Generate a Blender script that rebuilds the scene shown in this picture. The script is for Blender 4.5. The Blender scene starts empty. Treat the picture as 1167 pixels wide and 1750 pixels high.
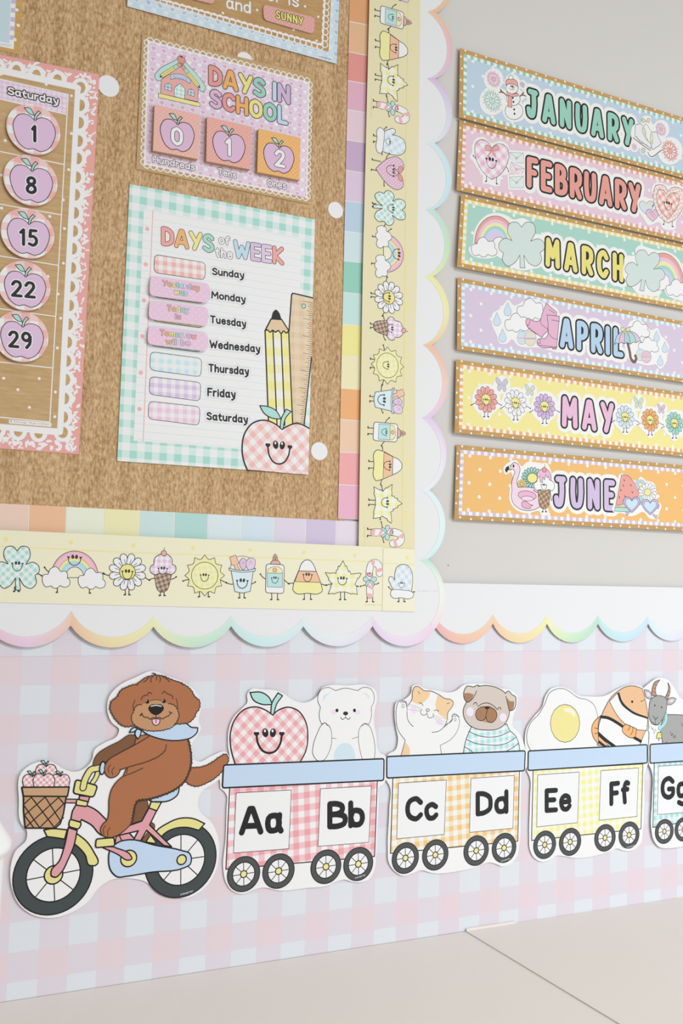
import bpy, math, random
from mathutils import Matrix, Vector
from mathutils.geometry import delaunay_2d_cdt

# ------------------------------------------------------------------ camera, world, lights, exposure
SC = bpy.context.scene
COL = SC.collection
CELL = 32.0                       # one gingham square of the backing paper, mm
TABLE_Z = 750.0                   # desk top height, mm
CAM_F = 1704.671                  # focal length in pixels of the 1167 x 1750 frame
CAM_R = ((0.90098667, -0.05132871, -0.4307997),
         (0.02739436, 0.99772594, -0.06158323),
         (0.43298102, 0.04368419, 0.90034389))
CAM_P = (-5.1632 * CELL, 3.15446 * CELL + 11.6 * CELL + TABLE_Z, 36.02712 * CELL)   # along wall, height, off the wall
cam_data = bpy.data.cameras.new('camera')
cam = bpy.data.objects.new('camera', cam_data); COL.objects.link(cam)
cam_data.sensor_fit = 'VERTICAL'; cam_data.sensor_height = 36.0; cam_data.lens = CAM_F / 1750 * 36.0
cam_data.clip_start = 0.02; cam_data.clip_end = 50
cam_data.dof.use_dof = True; cam_data.dof.focus_distance = 1.32; cam_data.dof.aperture_fstop = 16
r0, r1, r2 = CAM_R
cam.matrix_world = Matrix(((r0[0], r0[1], r0[2], CAM_P[0] / 1000),
                           (-r2[0], -r2[1], -r2[2], -CAM_P[2] / 1000),
                           (r1[0], r1[1], r1[2], CAM_P[1] / 1000), (0, 0, 0, 1)))
SC.camera = cam
world = bpy.data.worlds.new('room_light'); SC.world = world; world.use_nodes = True
bgn = world.node_tree.nodes['Background']
bgn.inputs[0].default_value = (1.0, 0.945, 0.865, 1); bgn.inputs[1].default_value = 0.37

def area_light(name, loc, target, size_x, size_y, power, color):
    L = bpy.data.lights.new(name, 'AREA'); L.shape = 'RECTANGLE'; L.size = size_x; L.size_y = size_y
    L.energy = power; L.color = color
    o = bpy.data.objects.new(name, L); COL.objects.link(o); o.location = loc
    o.rotation_euler = (Vector(target) - Vector(loc)).to_track_quat('-Z', 'Y').to_euler()
    return o
area_light('window_light', (2.3, -2.2, 1.35), (0.5, 0, 1.1), 1.2, 1.2, 29, (0.86, 0.93, 1.0))
area_light('added_overhead_fill', (0.9, -2.5, 2.68), (0.9, -2.5, 0), 1.2, 0.6, 57, (0.95, 0.97, 1.0))  # added unseen fill lamp overhead, brightens desks and lower wall
vs = SC.view_settings
vs.view_transform = 'Standard'; vs.look = 'None'; vs.exposure = 0.0; vs.gamma = 1.0; vs.use_curve_mapping = False

# ------------------------------------------------------------------ colour and materials
WHITE_REF = 0.90
def lin(c): return c / 12.92 if c <= 0.04045 else ((c + 0.055) / 1.055) ** 2.4
def rgb(h, ref=None):
    h = h.lstrip('#')
    c = [lin(int(h[i:i + 2], 16) / 255) for i in (0, 2, 4)]; g = 0.25 * c[0] + 0.6 * c[1] + 0.15 * c[2]
    return tuple(min(0.92, (v * 0.92 + g * 0.08) / (ref or WHITE_REF)) for v in c) + (1.0,)
MATS = {}
class NT:
    def __init__(s, name, rough):
        s.m = bpy.data.materials.new(name); s.m.use_nodes = True
        s.t = s.m.node_tree; s.b = s.t.nodes['Principled BSDF']; s.b.inputs['Roughness'].default_value = rough
        s.b.inputs['Specular IOR Level'].default_value = 0.35
    def n(s, kind, **kw):
        x = s.t.nodes.new(kind)
        for k, v in kw.items(): setattr(x, k, v)
        return x
    def L(s, a, b): s.t.links.new(a, b)
    def M(s, op, a, b=None, c=None):
        x = s.n('ShaderNodeMath', operation=op)
        for i, v in enumerate((a, b, c)):
            if v is None: continue
            if isinstance(v, (int, float)): x.inputs[i].default_value = v
            else: s.L(v, x.inputs[i])
        return x.outputs[0]
    def mix(s, fac, a, b):
        x = s.n('ShaderNodeMix', data_type='RGBA')
        if isinstance(fac, (int, float)): x.inputs[0].default_value = fac
        else: s.L(fac, x.inputs[0])
        for i, v in ((6, a), (7, b)):
            if isinstance(v, tuple): x.inputs[i].default_value = v
            else: s.L(v, x.inputs[i])
        return x.outputs[2]
    def coords(s):
        tc = s.n('ShaderNodeTexCoord'); sp = s.n('ShaderNodeSeparateXYZ'); s.L(tc.outputs['Object'], sp.inputs[0])
        return tc, sp.outputs[0], sp.outputs[2]
    def noise(s, scale, detail=4, vec=None, rough=0.5):
        x = s.n('ShaderNodeTexNoise'); x.inputs['Scale'].default_value = scale; x.inputs['Detail'].default_value = detail
        x.inputs['Roughness'].default_value = rough
        if vec is not None: s.L(vec, x.inputs['Vector'])
        return x.outputs[0]
    def mapping(s, vec, scale):
        mp = s.n('ShaderNodeMapping'); mp.inputs['Scale'].default_value = scale; s.L(vec, mp.inputs[0]); return mp.outputs[0]
    def bump(s, h, strength, dist):
        b = s.n('ShaderNodeBump'); b.inputs['Strength'].default_value = strength; b.inputs['Distance'].default_value = dist
        s.L(h, b.inputs['Height']); s.L(b.outputs[0], s.b.inputs['Normal'])
    def base(s, c):
        if isinstance(c, tuple): s.b.inputs['Base Color'].default_value = c
        else: s.L(c, s.b.inputs['Base Color'])
def gingham_nodes(N, X, Z, size_mm, ang, c_full, c_half, c_none, ox=0.0, oz=0.0):
    a = math.radians(ang); ca, sa = math.cos(a), math.sin(a); k = 1000.0 / size_mm
    def band(p, q, o):
        t = N.M('ADD', N.M('MULTIPLY', X, p * k), N.M('MULTIPLY', Z, q * k)); t = N.M('ADD', t, o)
        t = N.M('MULTIPLY', t, 0.5); return N.M('LESS_THAN', N.M('FRACT', t), 0.5)
    u = band(ca, sa, ox); w = band(-sa, ca, oz)
    s = N.M('ADD', u, w)
    return N.mix(N.M('GREATER_THAN', s, 1.5), N.mix(N.M('GREATER_THAN', s, 0.5), c_none, c_half), c_full)
def mat(key):
    """'#rrggbb' plain print; 'G,full,half,none,size,angle' gingham; 'D,paper,dot,pitch,radius' small dots; 'K,...' kraft"""
    if key in MATS: return MATS[key]
    p = key.split(',')
    if key[0] == '#':
        N = NT('print_' + key[1:], 0.5); N.base(rgb(key))
    elif p[0] == 'G':
        N = NT('gingham_print', 0.5); tc, X, Z = N.coords()
        N.base(gingham_nodes(N, X, Z, float(p[4]), float(p[5]), rgb(p[1]), rgb(p[2]), rgb(p[3])))
    elif p[0] == 'D':     # staggered dots
        N = NT('dotted_print', 0.5); tc, X, Z = N.coords(); pitch, r = float(p[3]), float(p[4])
        k = 1000.0 / pitch
        def dots(off):
            fx = N.M('SUBTRACT', N.M('FRACT', N.M('ADD', N.M('MULTIPLY', X, k), off)), 0.5)
            fz = N.M('SUBTRACT', N.M('FRACT', N.M('ADD', N.M('MULTIPLY', Z, k), off)), 0.5)
            return N.M('LESS_THAN', N.M('ADD', N.M('MULTIPLY', fx, fx), N.M('MULTIPLY', fz, fz)), (r / pitch) ** 2)
        N.base(N.mix(N.M('MAXIMUM', dots(0.0), dots(0.5)), rgb(p[1]), rgb(p[2])))
    elif p[0] == 'K':     # printed or real kraft / fibre board : base, dark, scale
        N = NT('kraft_print', 0.8); tc, X, Z = N.coords()
        v = N.mapping(tc.outputs['Object'], (float(p[4]), 1, float(p[5])))
        a = N.noise(float(p[3]), 6, v, 0.65)
        rmp = N.n('ShaderNodeMapRange'); rmp.inputs[1].default_value = 0.3; rmp.inputs[2].default_value = 0.7; N.L(a, rmp.inputs[0])
        N.base(N.mix(rmp.outputs[0], rgb(p[2]), rgb(p[1])))
    elif p[0] == 'S':     # speckled print
        N = NT('speckled_print', 0.5); tc, X, Z = N.coords()
        v = N.n('ShaderNodeTexVoronoi'); v.inputs['Scale'].default_value = float(p[3]); N.L(tc.outputs['Object'], v.inputs['Vector'])
        f = N.M('LESS_THAN', v.outputs['Distance'], float(p[4]))
        N.base(N.mix(f, rgb(p[1]), rgb(p[2])))
    elif p[0] == 'H':     # checks with hearts : ground, pale square, dark heart, pale heart, cell
        N = NT('heart_check_print', 0.5); tc, X, Z = N.coords(); k = 1000.0 / float(p[5])
        u, w = N.M('MULTIPLY', X, k), N.M('MULTIPLY', Z, k)
        fu, fw = N.M('SUBTRACT', N.M('FRACT', u), 0.5), N.M('SUBTRACT', N.M('FRACT', w), 0.45)
        par = lambda q: N.M('LESS_THAN', N.M('FRACT', N.M('MULTIPLY', N.M('FLOOR', q), 0.5)), 0.25)
        eu, ew = par(u), par(w)
        hx, hz = N.M('MULTIPLY', fu, 2.9), N.M('MULTIPLY', fw, 2.9)
        x2, z2 = N.M('MULTIPLY', hx, hx), N.M('MULTIPLY', hz, hz)
        q = N.M('SUBTRACT', N.M('ADD', x2, z2), 1.0)
        heart = N.M('LESS_THAN', N.M('SUBTRACT', N.M('MULTIPLY', N.M('MULTIPLY', q, q), q), N.M('MULTIPLY', x2, N.M('MULTIPLY', z2, hz))), 0.0)
        both = N.M('MULTIPLY', eu, ew); none = N.M('MULTIPLY', N.M('SUBTRACT', 1.0, eu), N.M('SUBTRACT', 1.0, ew))
        c = N.mix(both, N.mix(N.M('MULTIPLY', N.M('SUBTRACT', 1.0, eu), 0.35), rgb(p[1]), rgb(p[2])), rgb(p[2]))
        c = N.mix(N.M('MULTIPLY', heart, both), c, rgb(p[3])); c = N.mix(N.M('MULTIPLY', heart, none), c, rgb(p[4])); N.base(c)
    elif p[0] == 'R':     # ruled lines : paper, line, pitch, width
        N = NT('ruled_print', 0.5); tc, X, Z = N.coords()
        f = N.M('FRACT', N.M('MULTIPLY', Z, 1000.0 / float(p[3])))
        N.base(N.mix(N.M('LESS_THAN', f, float(p[4]) / float(p[3])), rgb(p[1]), rgb(p[2])))
    MATS[key] = N.m
    return N.m

# ------------------------------------------------------------------ from a photograph pixel to a point on a sheet hung on the wall
def ray(px, py):
    a, b = (px - 583.5) / CAM_F, -(py - 875) / CAM_F
    return [CAM_R[i][0] * a + CAM_R[i][1] * b - CAM_R[i][2] for i in range(3)]
class Sheet:
    """plane hung near the wall; depth(u,v) = d0 + gu*(u-u0) + gv*(v-v0) mm in front of it"""
    def __init__(s, d0, gu=0.0, gv=0.0, u0=0.0, v0=0.0): s.d0, s.gu, s.gv, s.u0, s.v0 = d0, gu, gv, u0, v0
    def depth(s, u, v): return s.d0 + s.gu * (u - s.u0) + s.gv * (v - s.v0)
    def at(s, px, py):
        d = ray(px, py); D = s.d0
        for _ in range(4):
            t = (D - CAM_P[2]) / d[2]; u = CAM_P[0] + t * d[0]; v = CAM_P[1] + t * d[1]; D = s.depth(u, v)
        return (u, v)
def tilt(px, py, d0, gu, gv):
    u, v = Sheet(d0).at(px, py); return Sheet(d0, gu, gv, u, v)

# ------------------------------------------------------------------ curves
def parse(s):
    out = []
    for t in s.split():
        c = t.endswith('!'); x, y = t.rstrip('!').split(','); out.append((float(x), float(y), c))
    return out
def spline(P, closed=True, n=5):
    N = len(P); out = []
    segs = N if closed else N - 1
    for i in range(segs):
        p1, p2 = P[i], P[(i + 1) % N]
        p0 = P[i - 1] if (closed or i > 0) else p1
        p3 = P[(i + 2) % N] if (closed or i + 2 < N) else p2
        if p1[2]: p0 = p1
        if p2[2]: p3 = p2
        out.append((p1[0], p1[1]))
        d0 = max(1e-6, math.hypot(p1[0] - p0[0], p1[1] - p0[1])); d1 = max(1e-6, math.hypot(p2[0] - p1[0], p2[1] - p1[1]))
        d2 = max(1e-6, math.hypot(p3[0] - p2[0], p3[1] - p2[1]))
        def tan(a, b, c, da, db):
            if a is b or da < 1e-5: return ((c[0] - b[0]), (c[1] - b[1]))
            if b is c or db < 1e-5: return ((b[0] - a[0]), (b[1] - a[1]))
            return tuple((b[k] - a[k]) / da * db / (da + db) * d1 + (c[k] - b[k]) / db * da / (da + db) * d1 for k in (0, 1))
        m1 = tan(p0, p1, p2, d0, d1) if p0 is not p1 else (p2[0] - p1[0], p2[1] - p1[1])
        m2 = tan(p1, p2, p3, d1, d2) if p3 is not p2 else (p2[0] - p1[0], p2[1] - p1[1])
        if p0 is p1 and p3 is p2: continue
        for k in range(1, n):
            t = k / n; a = 2 * t ** 3 - 3 * t * t + 1; b = t ** 3 - 2 * t * t + t; c = -2 * t ** 3 + 3 * t * t; d = t ** 3 - t * t
            out.append(tuple(a * p1[q] + b * m1[q] + c * p2[q] + d * m2[q] for q in (0, 1)))
    if not closed: out.append((P[-1][0], P[-1][1]))
    return out
def tidy(pts, closed, eps=0.03):
    out = []
    for p in pts:
        if not out or math.hypot(p[0] - out[-1][0], p[1] - out[-1][1]) > eps: out.append(p)
    if closed and len(out) > 2 and math.hypot(out[0][0] - out[-1][0], out[0][1] - out[-1][1]) <= eps: out.pop()
    return out
def area2(p): return sum(p[i - 1][0] * p[i][1] - p[i][0] * p[i - 1][1] for i in range(len(p)))
def fuzz(pts, amp, wave, closed=True):
    """turn a smooth outline into small fur or petal bumps"""
    q = pts + [pts[0]] if closed else list(pts)
    seg = [math.hypot(q[i + 1][0] - q[i][0], q[i + 1][1] - q[i][1]) for i in range(len(q) - 1)]
    tot = sum(seg); nb = max(3, round(tot / wave)); sgn = -1 if area2(pts) > 0 else 1
    out = []; i = 0; acc = 0.0; K = 4
    for k in range(nb * K + (0 if closed else 1)):
        s = tot * k / (nb * K)
        while i < len(seg) - 1 and acc + seg[i] < s: acc += seg[i]; i += 1
        t = (s - acc) / max(seg[i], 1e-9); a, b = q[i], q[i + 1]
        nx, ny = -(b[1] - a[1]) * sgn, (b[0] - a[0]) * sgn; l = math.hypot(nx, ny) or 1
        h = amp * (math.sin(math.pi * ((k % K) / K)) * (0.75 + 0.5 * ((k // K * 7) % 5) / 4) - 0.35)
        out.append((a[0] + (b[0] - a[0]) * t + nx / l * h, a[1] + (b[1] - a[1]) * t + ny / l * h))
    return out

# ------------------------------------------------------------------ a printed figure : painter's layers flattened into one planar mesh
INKF = 1.15
class Fig:
    def __init__(s, frame=(0, 0, 1), sheet=None):
        s.fr = frame; s.sh = sheet; s.polys = []; s.clip_poly = None
    loc = None
    def m(s, x, y):
        if s.loc: return (s.loc[0] + x * s.loc[2], s.loc[1] - y * s.loc[2])
        if s.sh is None: return (x, y)
        return s.sh.at(s.fr[0] + x / s.fr[2], s.fr[1] + y / s.fr[2])
    def push(s, x, y, r, vert=True):
        """draw in sheet units : origin at the frame point, unit = r frame px measured upright (or level)"""
        a, b = s.m(x, y), s.m(x - (0 if vert else r), y - (r if vert else 0)); s.loc = (a[0], a[1], math.hypot(a[0] - b[0], a[1] - b[1])); return s
    def pop(s): s.loc = None; return s
    def path(s, pts, closed=True, smooth=True, fur=None, n=5):
        P = parse(pts) if isinstance(pts, str) else [tuple(p) + (False,) if len(p) == 2 else p for p in pts]
        q = spline(P, closed, n) if smooth and len(P) > 2 else [(p[0], p[1]) for p in P]
        if fur: q = fuzz(q, fur[0], fur[1], closed)
        return tidy([s.m(*p) for p in q], closed)
    def raw(s, pts, color):
        if len(pts) < 3: return
        a = area2(pts)
        if abs(a) < 1e-5: return
        s.polys.append((pts if a > 0 else pts[::-1], color))
    def stroke(s, pts, w, color, closed=False, cap=True):
        n = len(pts); h = w / 2
        if n < 2: return
        ns = n if closed else n - 1
        d = []
        for i in range(ns):
            a, b = pts[i], pts[(i + 1) % n]; l = math.hypot(b[0] - a[0], b[1] - a[1]) or 1e-9
            d.append(((b[0] - a[0]) / l, (b[1] - a[1]) / l, l))
        def disc(p):
            k = 8 if w < 1.2 else 14
            s.raw([(p[0] + h * math.cos(2 * math.pi * (j + .5) / k), p[1] + h * math.sin(2 * math.pi * (j + .5) / k)) for j in range(k)], color)
        ends = []      # per segment: [startL,startR,endL,endR]
        for i in range(ns):
            a, b = pts[i], pts[(i + 1) % n]; nx, ny = -d[i][1] * h, d[i][0] * h
            ends.append([(a[0] + nx, a[1] + ny), (a[0] - nx, a[1] - ny), (b[0] + nx, b[1] + ny), (b[0] - nx, b[1] - ny)])
        for i in range(ns if closed else ns - 1):
            j = (i + 1) % ns; cr = d[i][0] * d[j][1] - d[i][1] * d[j][0]; dt = d[i][0] * d[j][0] + d[i][1] * d[j][1]
            p = pts[(i + 1) % n]; half = math.atan2(abs(cr), dt) / 2
            if dt > 0.55 and h * math.tan(half) < 0.45 * min(d[i][2], d[j][2]):
                bx, by = -(d[i][1] + d[j][1]), d[i][0] + d[j][0]; l = math.hypot(bx, by); k = h / math.cos(half) / l
                A, B = (p[0] + bx * k, p[1] + by * k), (p[0] - bx * k, p[1] - by * k)
                ends[i][2], ends[i][3], ends[j][0], ends[j][1] = A, B, A, B
            elif w > 0.25: disc(p)
        for e in ends: s.raw([e[0], e[1], e[3], e[2]], color)
        if cap and not closed and w > 0.25: disc(pts[0]); disc(pts[-1])
    # --- user calls: coordinates in the crop frame, widths in mm
    def f(s, color, pts, w=0, ink='#141414', smooth=True, fur=None, n=5):
        q = s.path(pts, True, smooth, fur, n)
        s.raw(q, color)
        if w: s.stroke(q, w * INKF, ink, True)
        return s
    def l(s, ink, w, pts, smooth=True, fur=None, n=5, closed=False):
        s.stroke(s.path(pts, closed, smooth, fur, n), w * INKF, ink, closed); return s
    def halo(s, color, pts, w, smooth=True, n=4):
        q = s.path(pts, True, smooth, None, n); s.raw(q, color); s.stroke(q, w, color, True); return s
    def e(s, color, x, y, rx, ry=None, w=0, ink='#141414', ang=0, k=0):
        """ellipse; centre in the frame, radii in mm"""
        ry = rx if ry is None else ry; cx, cy = s.m(x, y); a = math.radians(ang); ca, sa = math.cos(a), math.sin(a)
        k = k or (10 if max(rx, ry) < 1.2 else 18 if max(rx, ry) < 5 else 36)
        q = [(cx + rx * math.cos(t) * ca - ry * math.sin(t) * sa, cy + rx * math.cos(t) * sa + ry * math.sin(t) * ca)
             for t in (2 * math.pi * (j + .5) / k for j in range(k))]
        if color: s.raw(q, color)
        if w: s.stroke(q, w * INKF, ink, True)
        return s
    def ef(s, color, x, y, rx, ry, w=0, ink='#141414', ang=0, k=0):
        """ellipse with centre and radii in the frame"""
        a = math.radians(ang); ca, sa = math.cos(a), math.sin(a); k = k or 16
        pts = [(x + rx * math.cos(t) * ca - ry * math.sin(t) * sa, y + rx * math.cos(t) * sa + ry * math.sin(t) * ca) for t in (2 * math.pi * j / k for j in range(k))]
        q = [s.m(*p) for p in pts]
        if color: s.raw(q, color)
        if w: s.stroke(q, w * INKF, ink, True)
        return s
    def poly(s, color, pts, w=0, ink='#141414'): return s.f(color, pts, w, ink, smooth=False)
    def rrect(s, color, corners, r, w=0, ink='#141414'):
        """quad given by four frame points with rounded corners, r in mm"""
        P = [s.m(p[0], p[1]) for p in parse(corners)]; out = []
        for i in range(4):
            a, b, c = P[i - 1], P[i], P[(i + 1) % 4]
            la = math.hypot(a[0] - b[0], a[1] - b[1]); lc = math.hypot(c[0] - b[0], c[1] - b[1])
            p, q = [(b[k] + (a[k] - b[k]) * r / la) for k in (0, 1)], [(b[k] + (c[k] - b[k]) * r / lc) for k in (0, 1)]
            for t in (0, .25, .5, .75, 1): out.append(tuple((1 - t) ** 2 * p[k] + 2 * t * (1 - t) * b[k] + t * t * q[k] for k in (0, 1)))
        out = tidy(out, True)
        if color: s.raw(out, color)
        if w: s.stroke(out, w * INKF, ink, True)
        return s
    def clip(s, pts, smooth=False):
        q = s.path(pts, True, smooth); s.clip_poly = q if area2(q) > 0 else q[::-1]; return s
    # --- flatten
    def flatten(s, org):
        verts, idx, faces = [], {}, []
        def vid(p):
            k = (round((p[0] - org[0]) * 2000), round((p[1] - org[1]) * 2000))
            if k not in idx: idx[k] = len(verts); verts.append(Vector((k[0] / 2000, k[1] / 2000)))
            return idx[k]
        cols = []
        allp = list(s.polys)
        if s.clip_poly: allp.append((s.clip_poly, None))
        for q, c in allp:
            f = []
            for p in q:
                v = vid(p)
                if not f or f[-1] != v: f.append(v)
            if len(f) > 1 and f[0] == f[-1]: f.pop()
            if len(set(f)) < 3: continue
            faces.append(f); cols.append(c)
        want = [abs(area2([verts[i] for i in f])) for f in faces]
        for attempt in range(6):
            V, E, F, ov, oe, of = delaunay_2d_cdt(verts, [], faces, 1, 2e-4, True)
            got = [0.0] * len(faces)
            for f, o in zip(F, of):
                a = abs(area2([V[i] for i in f]))
                for k in o: got[k] += a
            if all(g < w * 1.06 + 0.5 and g > w * 0.94 - 0.5 for g, w in zip(got, want)): break
            rj = random.Random(attempt); e = 0.004 * (attempt + 1)
            verts = [Vector((v.x + rj.uniform(-e, e), v.y + rj.uniform(-e, e))) for v in verts]
        else: print('FLATTEN LEAK', len(faces), [(round(g, 1), round(w, 1), c) for g, w, c in zip(got, want, cols) if not (g < w * 1.06 + .5 and g > w * .94 - .5)][:4])
        clip_i = len(cols) - 1 if s.clip_poly else -1
        tris, tc = [], []
        for f, o in zip(F, of):
            if not o: continue
            if clip_i >= 0:
                if clip_i not in o: continue
                o = [k for k in o if k != clip_i]
                if not o: continue
            tris.append(list(f)); tc.append(cols[max(o)])
        return V, tris, tc
    def build(s, name, parent=None, lift=0.0, thick=0.0, edge='#f2f0ec', org=None, label=None, cat=None, group=None, sheet=None, kind=None):
        sh = sheet or s.sh or Sheet(0)
        if org is None:
            xs = [p[0] for q, c in s.polys for p in q]; ys = [p[1] for q, c in s.polys for p in q]
            org = ((min(xs) + max(xs)) / 2, (min(ys) + max(ys)) / 2)
        V, tris, tc = s.flatten(org)
        d0 = sh.depth(*org)
        used = sorted({i for t in tris for i in t}); re = {v: i for i, v in enumerate(used)}
        def P(i, dd): 
            v = V[i]; return (v[0] / 1000, -(sh.depth(org[0] + v[0], org[1] + v[1]) - d0 + dd) / 1000, v[1] / 1000)
        co = [P(i, 0) for i in used]; fs = [tuple(re[i] for i in t) for t in tris]
        mats = []; mi = []
        for c in tc:
            if c not in mats: mats.append(c)
            mi.append(mats.index(c))
        if thick:
            cnt = {}
            for t in fs:
                for a, b in zip(t, t[1:] + t[:1]): cnt[(a, b)] = 1
            back = {}
            if edge not in mats: mats.append(edge)
            ei = mats.index(edge)
            def bk(a):
                if a not in back: back[a] = len(co); co.append(P(used[a], -thick))
                return back[a]
            for (a, b) in list(cnt):
                if (b, a) not in cnt: fs.append((b, a, bk(a), bk(b))); mi.append(ei)
        me = bpy.data.meshes.new(name); me.from_pydata(co, [], fs)
        for c in mats: me.materials.append(mat(c))
        me.polygons.foreach_set('material_index', mi); me.update()
        o = bpy.data.objects.new(name, me); COL.objects.link(o)
        o['org'] = org
        place(o, (org[0] / 1000, -(d0 + lift) / 1000, org[1] / 1000), parent)
        if label: o['label'] = label
        if cat: o['category'] = cat
        if group: o['group'] = group
        if kind: o['kind'] = kind
        return o
WLOC = {}
def place(o, loc, parent):
    WLOC[o.name] = Vector(loc)
    if parent is not None:
        o.parent = parent; o.location = Vector(loc) - WLOC[parent.name]
    else: o.location = loc
def mesh_obj(name, co, fs, mats, parent=None, loc=(0, 0, 0), mi=None, **props):
    me = bpy.data.meshes.new(name); me.from_pydata(co, [], fs)
    for c in mats: me.materials.append(c if not isinstance(c, str) else mat(c))
    if mi: me.polygons.foreach_set('material_index', mi)
    me.update(); o = bpy.data.objects.new(name, me); COL.objects.link(o); place(o, loc, parent)
    for k, v in props.items(): o[k] = v
    return o

# ------------------------------------------------------------------ rounded stroke lettering (cap height 1, baseline 0)
GL = {}
def _g(ch, w, *st): GL[ch] = (w, st)
_g('A', .74, '.04,0 .32,1! .42,1! .70,0', '.13,.27 .61,.27')
_g('B', .62, '.06,0 .06,1! .3,1 .5,.9 .5,.66 .3,.54 .06,.54!', '.06,.52 .36,.52 .6,.42 .58,.1 .36,0 .06,0')
_g('C', .66, '.62,.8 .42,.99 .16,.88 .05,.5 .16,.12 .42,.01 .62,.2')
_g('D', .66, '.06,0 .06,1! .3,.98 .56,.78 .6,.5 .56,.2 .3,.02 .06,0!')
_g('E', .56, '.52,1 .06,1! .06,0! .52,0', '.06,.52 .44,.52')
_g('F', .54, '.52,1 .06,1! .06,0', '.06,.52 .44,.52')
_g('G', .7, '.62,.82 .42,.99 .16,.88 .05,.5 .16,.12 .42,.01 .62,.16 .64,.44! .4,.44')
_g('H', .64, '.06,0 .06,1', '.58,0 .58,1', '.06,.5 .58,.5')
_g('I', .12, '.06,0 .06,1')
_g('J', .6, '.14,1 .54,1', '.4,1 .4,.3 .3,.04 .12,.04 .04,.26')
_g('K', .62, '.06,0 .06,1', '.56,1 .08,.48! .58,0')
_g('L', .52, '.06,1 .06,0! .5,0')
_g('M', .84, '.06,0 .1,1! .42,.35! .74,1! .78,0')
_g('N', .66, '.06,0 .06,1! .6,0! .6,1')
_g('O', .72, '.36,1 .12,.84 .05,.5 .12,.16 .36,0 .6,.16 .67,.5 .6,.84 .36,1')
_g('P', .58, '.06,0 .06,1! .32,1 .54,.88 .54,.58 .32,.45 .06,.45')
_g('R', .62, '.06,0 .06,1! .34,1 .57,.9 .57,.54 .34,.42 .06,.42', '.32,.42 .6,0')
_g('S', .6, '.53,.84 .36,.99 .12,.9 .08,.68 .3,.54 .5,.4 .54,.16 .32,.01 .05,.14')
_g('T', .62, '.04,1 .58,1', '.31,1 .31,0')
_g('U', .66, '.06,1 .06,.34 .16,.06 .33,.01 .5,.06 .6,.34 .6,1')
_g('W', .92, '.04,1 .24,0! .46,.7! .68,0! .88,1')
_g('Y', .68, '.04,1 .34,.48', '.64,1 .26,0')
_g('a', .56, '.46,.3 .36,.58 .14,.56 .05,.28 .14,.03 .34,.04 .46,.3', '.47,.6 .46,.12 .52,.0')
_g('b', .56, '.06,1 .06,0', '.06,.3 .18,.58 .4,.55 .5,.28 .38,.03 .18,.03 .06,.3')
_g('c', .5, '.46,.5 .3,.6 .1,.5 .06,.22 .18,.02 .34,.02 .47,.14')
_g('d', .56, '.48,1 .48,0', '.48,.3 .36,.58 .14,.55 .05,.28 .16,.03 .36,.03 .48,.3')
_g('e', .54, '.07,.32 .47,.34! .42,.54 .26,.61 .1,.5 .06,.24 .18,.02 .34,.0 .48,.14')
_g('f', .42, '.42,.92 .28,.99 .19,.84 .18,0', '.04,.56 .36,.56')
_g('g', .54, '.46,.3 .36,.58 .14,.56 .05,.3 .14,.05 .34,.06 .46,.3', '.48,.6 .47,-.2 .3,-.38 .08,-.28')
_g('h', .54, '.06,1 .06,0', '.06,.3 .2,.56 .4,.56 .47,.36 .47,0')
_g('i', .14, '.07,.56 .07,0', '.07,.86 .07,.88')
_g('k', .5, '.06,1 .06,0', '.42,.58 .08,.26! .46,0')
_g('l', .14, '.07,1 .07,0')
_g('m', .8, '.06,.6 .06,0', '.06,.35 .16,.56 .32,.56 .39,.36 .39,0', '.39,.36 .5,.56 .66,.56 .73,.36 .73,0')
_g('n', .52, '.06,.6 .06,0', '.06,.32 .18,.57 .38,.57 .46,.36 .46,0')
_g('o', .56, '.28,.6 .1,.5 .05,.3 .1,.1 .28,0 .46,.1 .51,.3 .46,.5 .28,.6')
_g('r', .4, '.06,.6 .06,0', '.06,.3 .16,.54 .36,.58')
_g('s', .46, '.42,.5 .26,.6 .09,.52 .1,.38 .3,.3 .42,.18 .34,.03 .2,.0 .05,.1')
_g('t', .42, '.2,.9 .2,.1 .28,.0 .4,.05', '.04,.58 .38,.58')
_g('u', .54, '.06,.6 .06,.22 .16,.02 .34,.04 .46,.26', '.47,.6 .47,0')
_g('v', .5, '.04,.6 .25,0! .46,.6')
_g('w', .74, '.04,.6 .2,0! .37,.5! .54,0! .7,.6')
_g('y', .52, '.05,.6 .26,.06', '.48,.6 .2,-.32 .08,-.34')
_g('0', .62, '.31,1 .1,.84 .05,.5 .1,.16 .31,0 .52,.16 .57,.5 .52,.84 .31,1')
_g('1', .34, '.05,.8 .24,1! .24,0')
_g('2', .58, '.06,.78 .2,.98 .42,.96 .5,.72 .38,.46 .06,.02! .54,.02')
_g('5', .58, '.5,1 .14,1! .1,.58! .34,.6 .52,.44 .5,.14 .3,.0 .06,.08')
_g('7', .56, '.05,1 .5,1! .2,0')
_g('3', .58, '.08,.84 .28,1 .48,.88 .46,.62 .26,.53! .5,.44 .52,.14 .28,0 .06,.14')
_g('8', .58, '.29,.54 .1,.68 .12,.92 .29,1 .46,.92 .48,.68 .29,.54 .08,.38 .07,.12 .29,0 .51,.12 .5,.38 .29,.54')
_g('9', .58, '.5,.7 .42,.94 .22,1 .07,.82 .1,.58 .3,.48 .5,.7', '.51,.78 .48,.3 .3,.02')
_g('!', .14, '.07,1 .07,.35', '.07,.05 .07,.07')
_g('.', .14, '.07,.05 .07,.07')
_g('\u00a9', .8, '.4,.9 .1,.75 .02,.45 .1,.12 .4,0 .7,.12 .78,.45 .7,.75 .4,.9', '.52,.6 .36,.66 .24,.45 .36,.22 .52,.3')
GLC = {}
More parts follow.
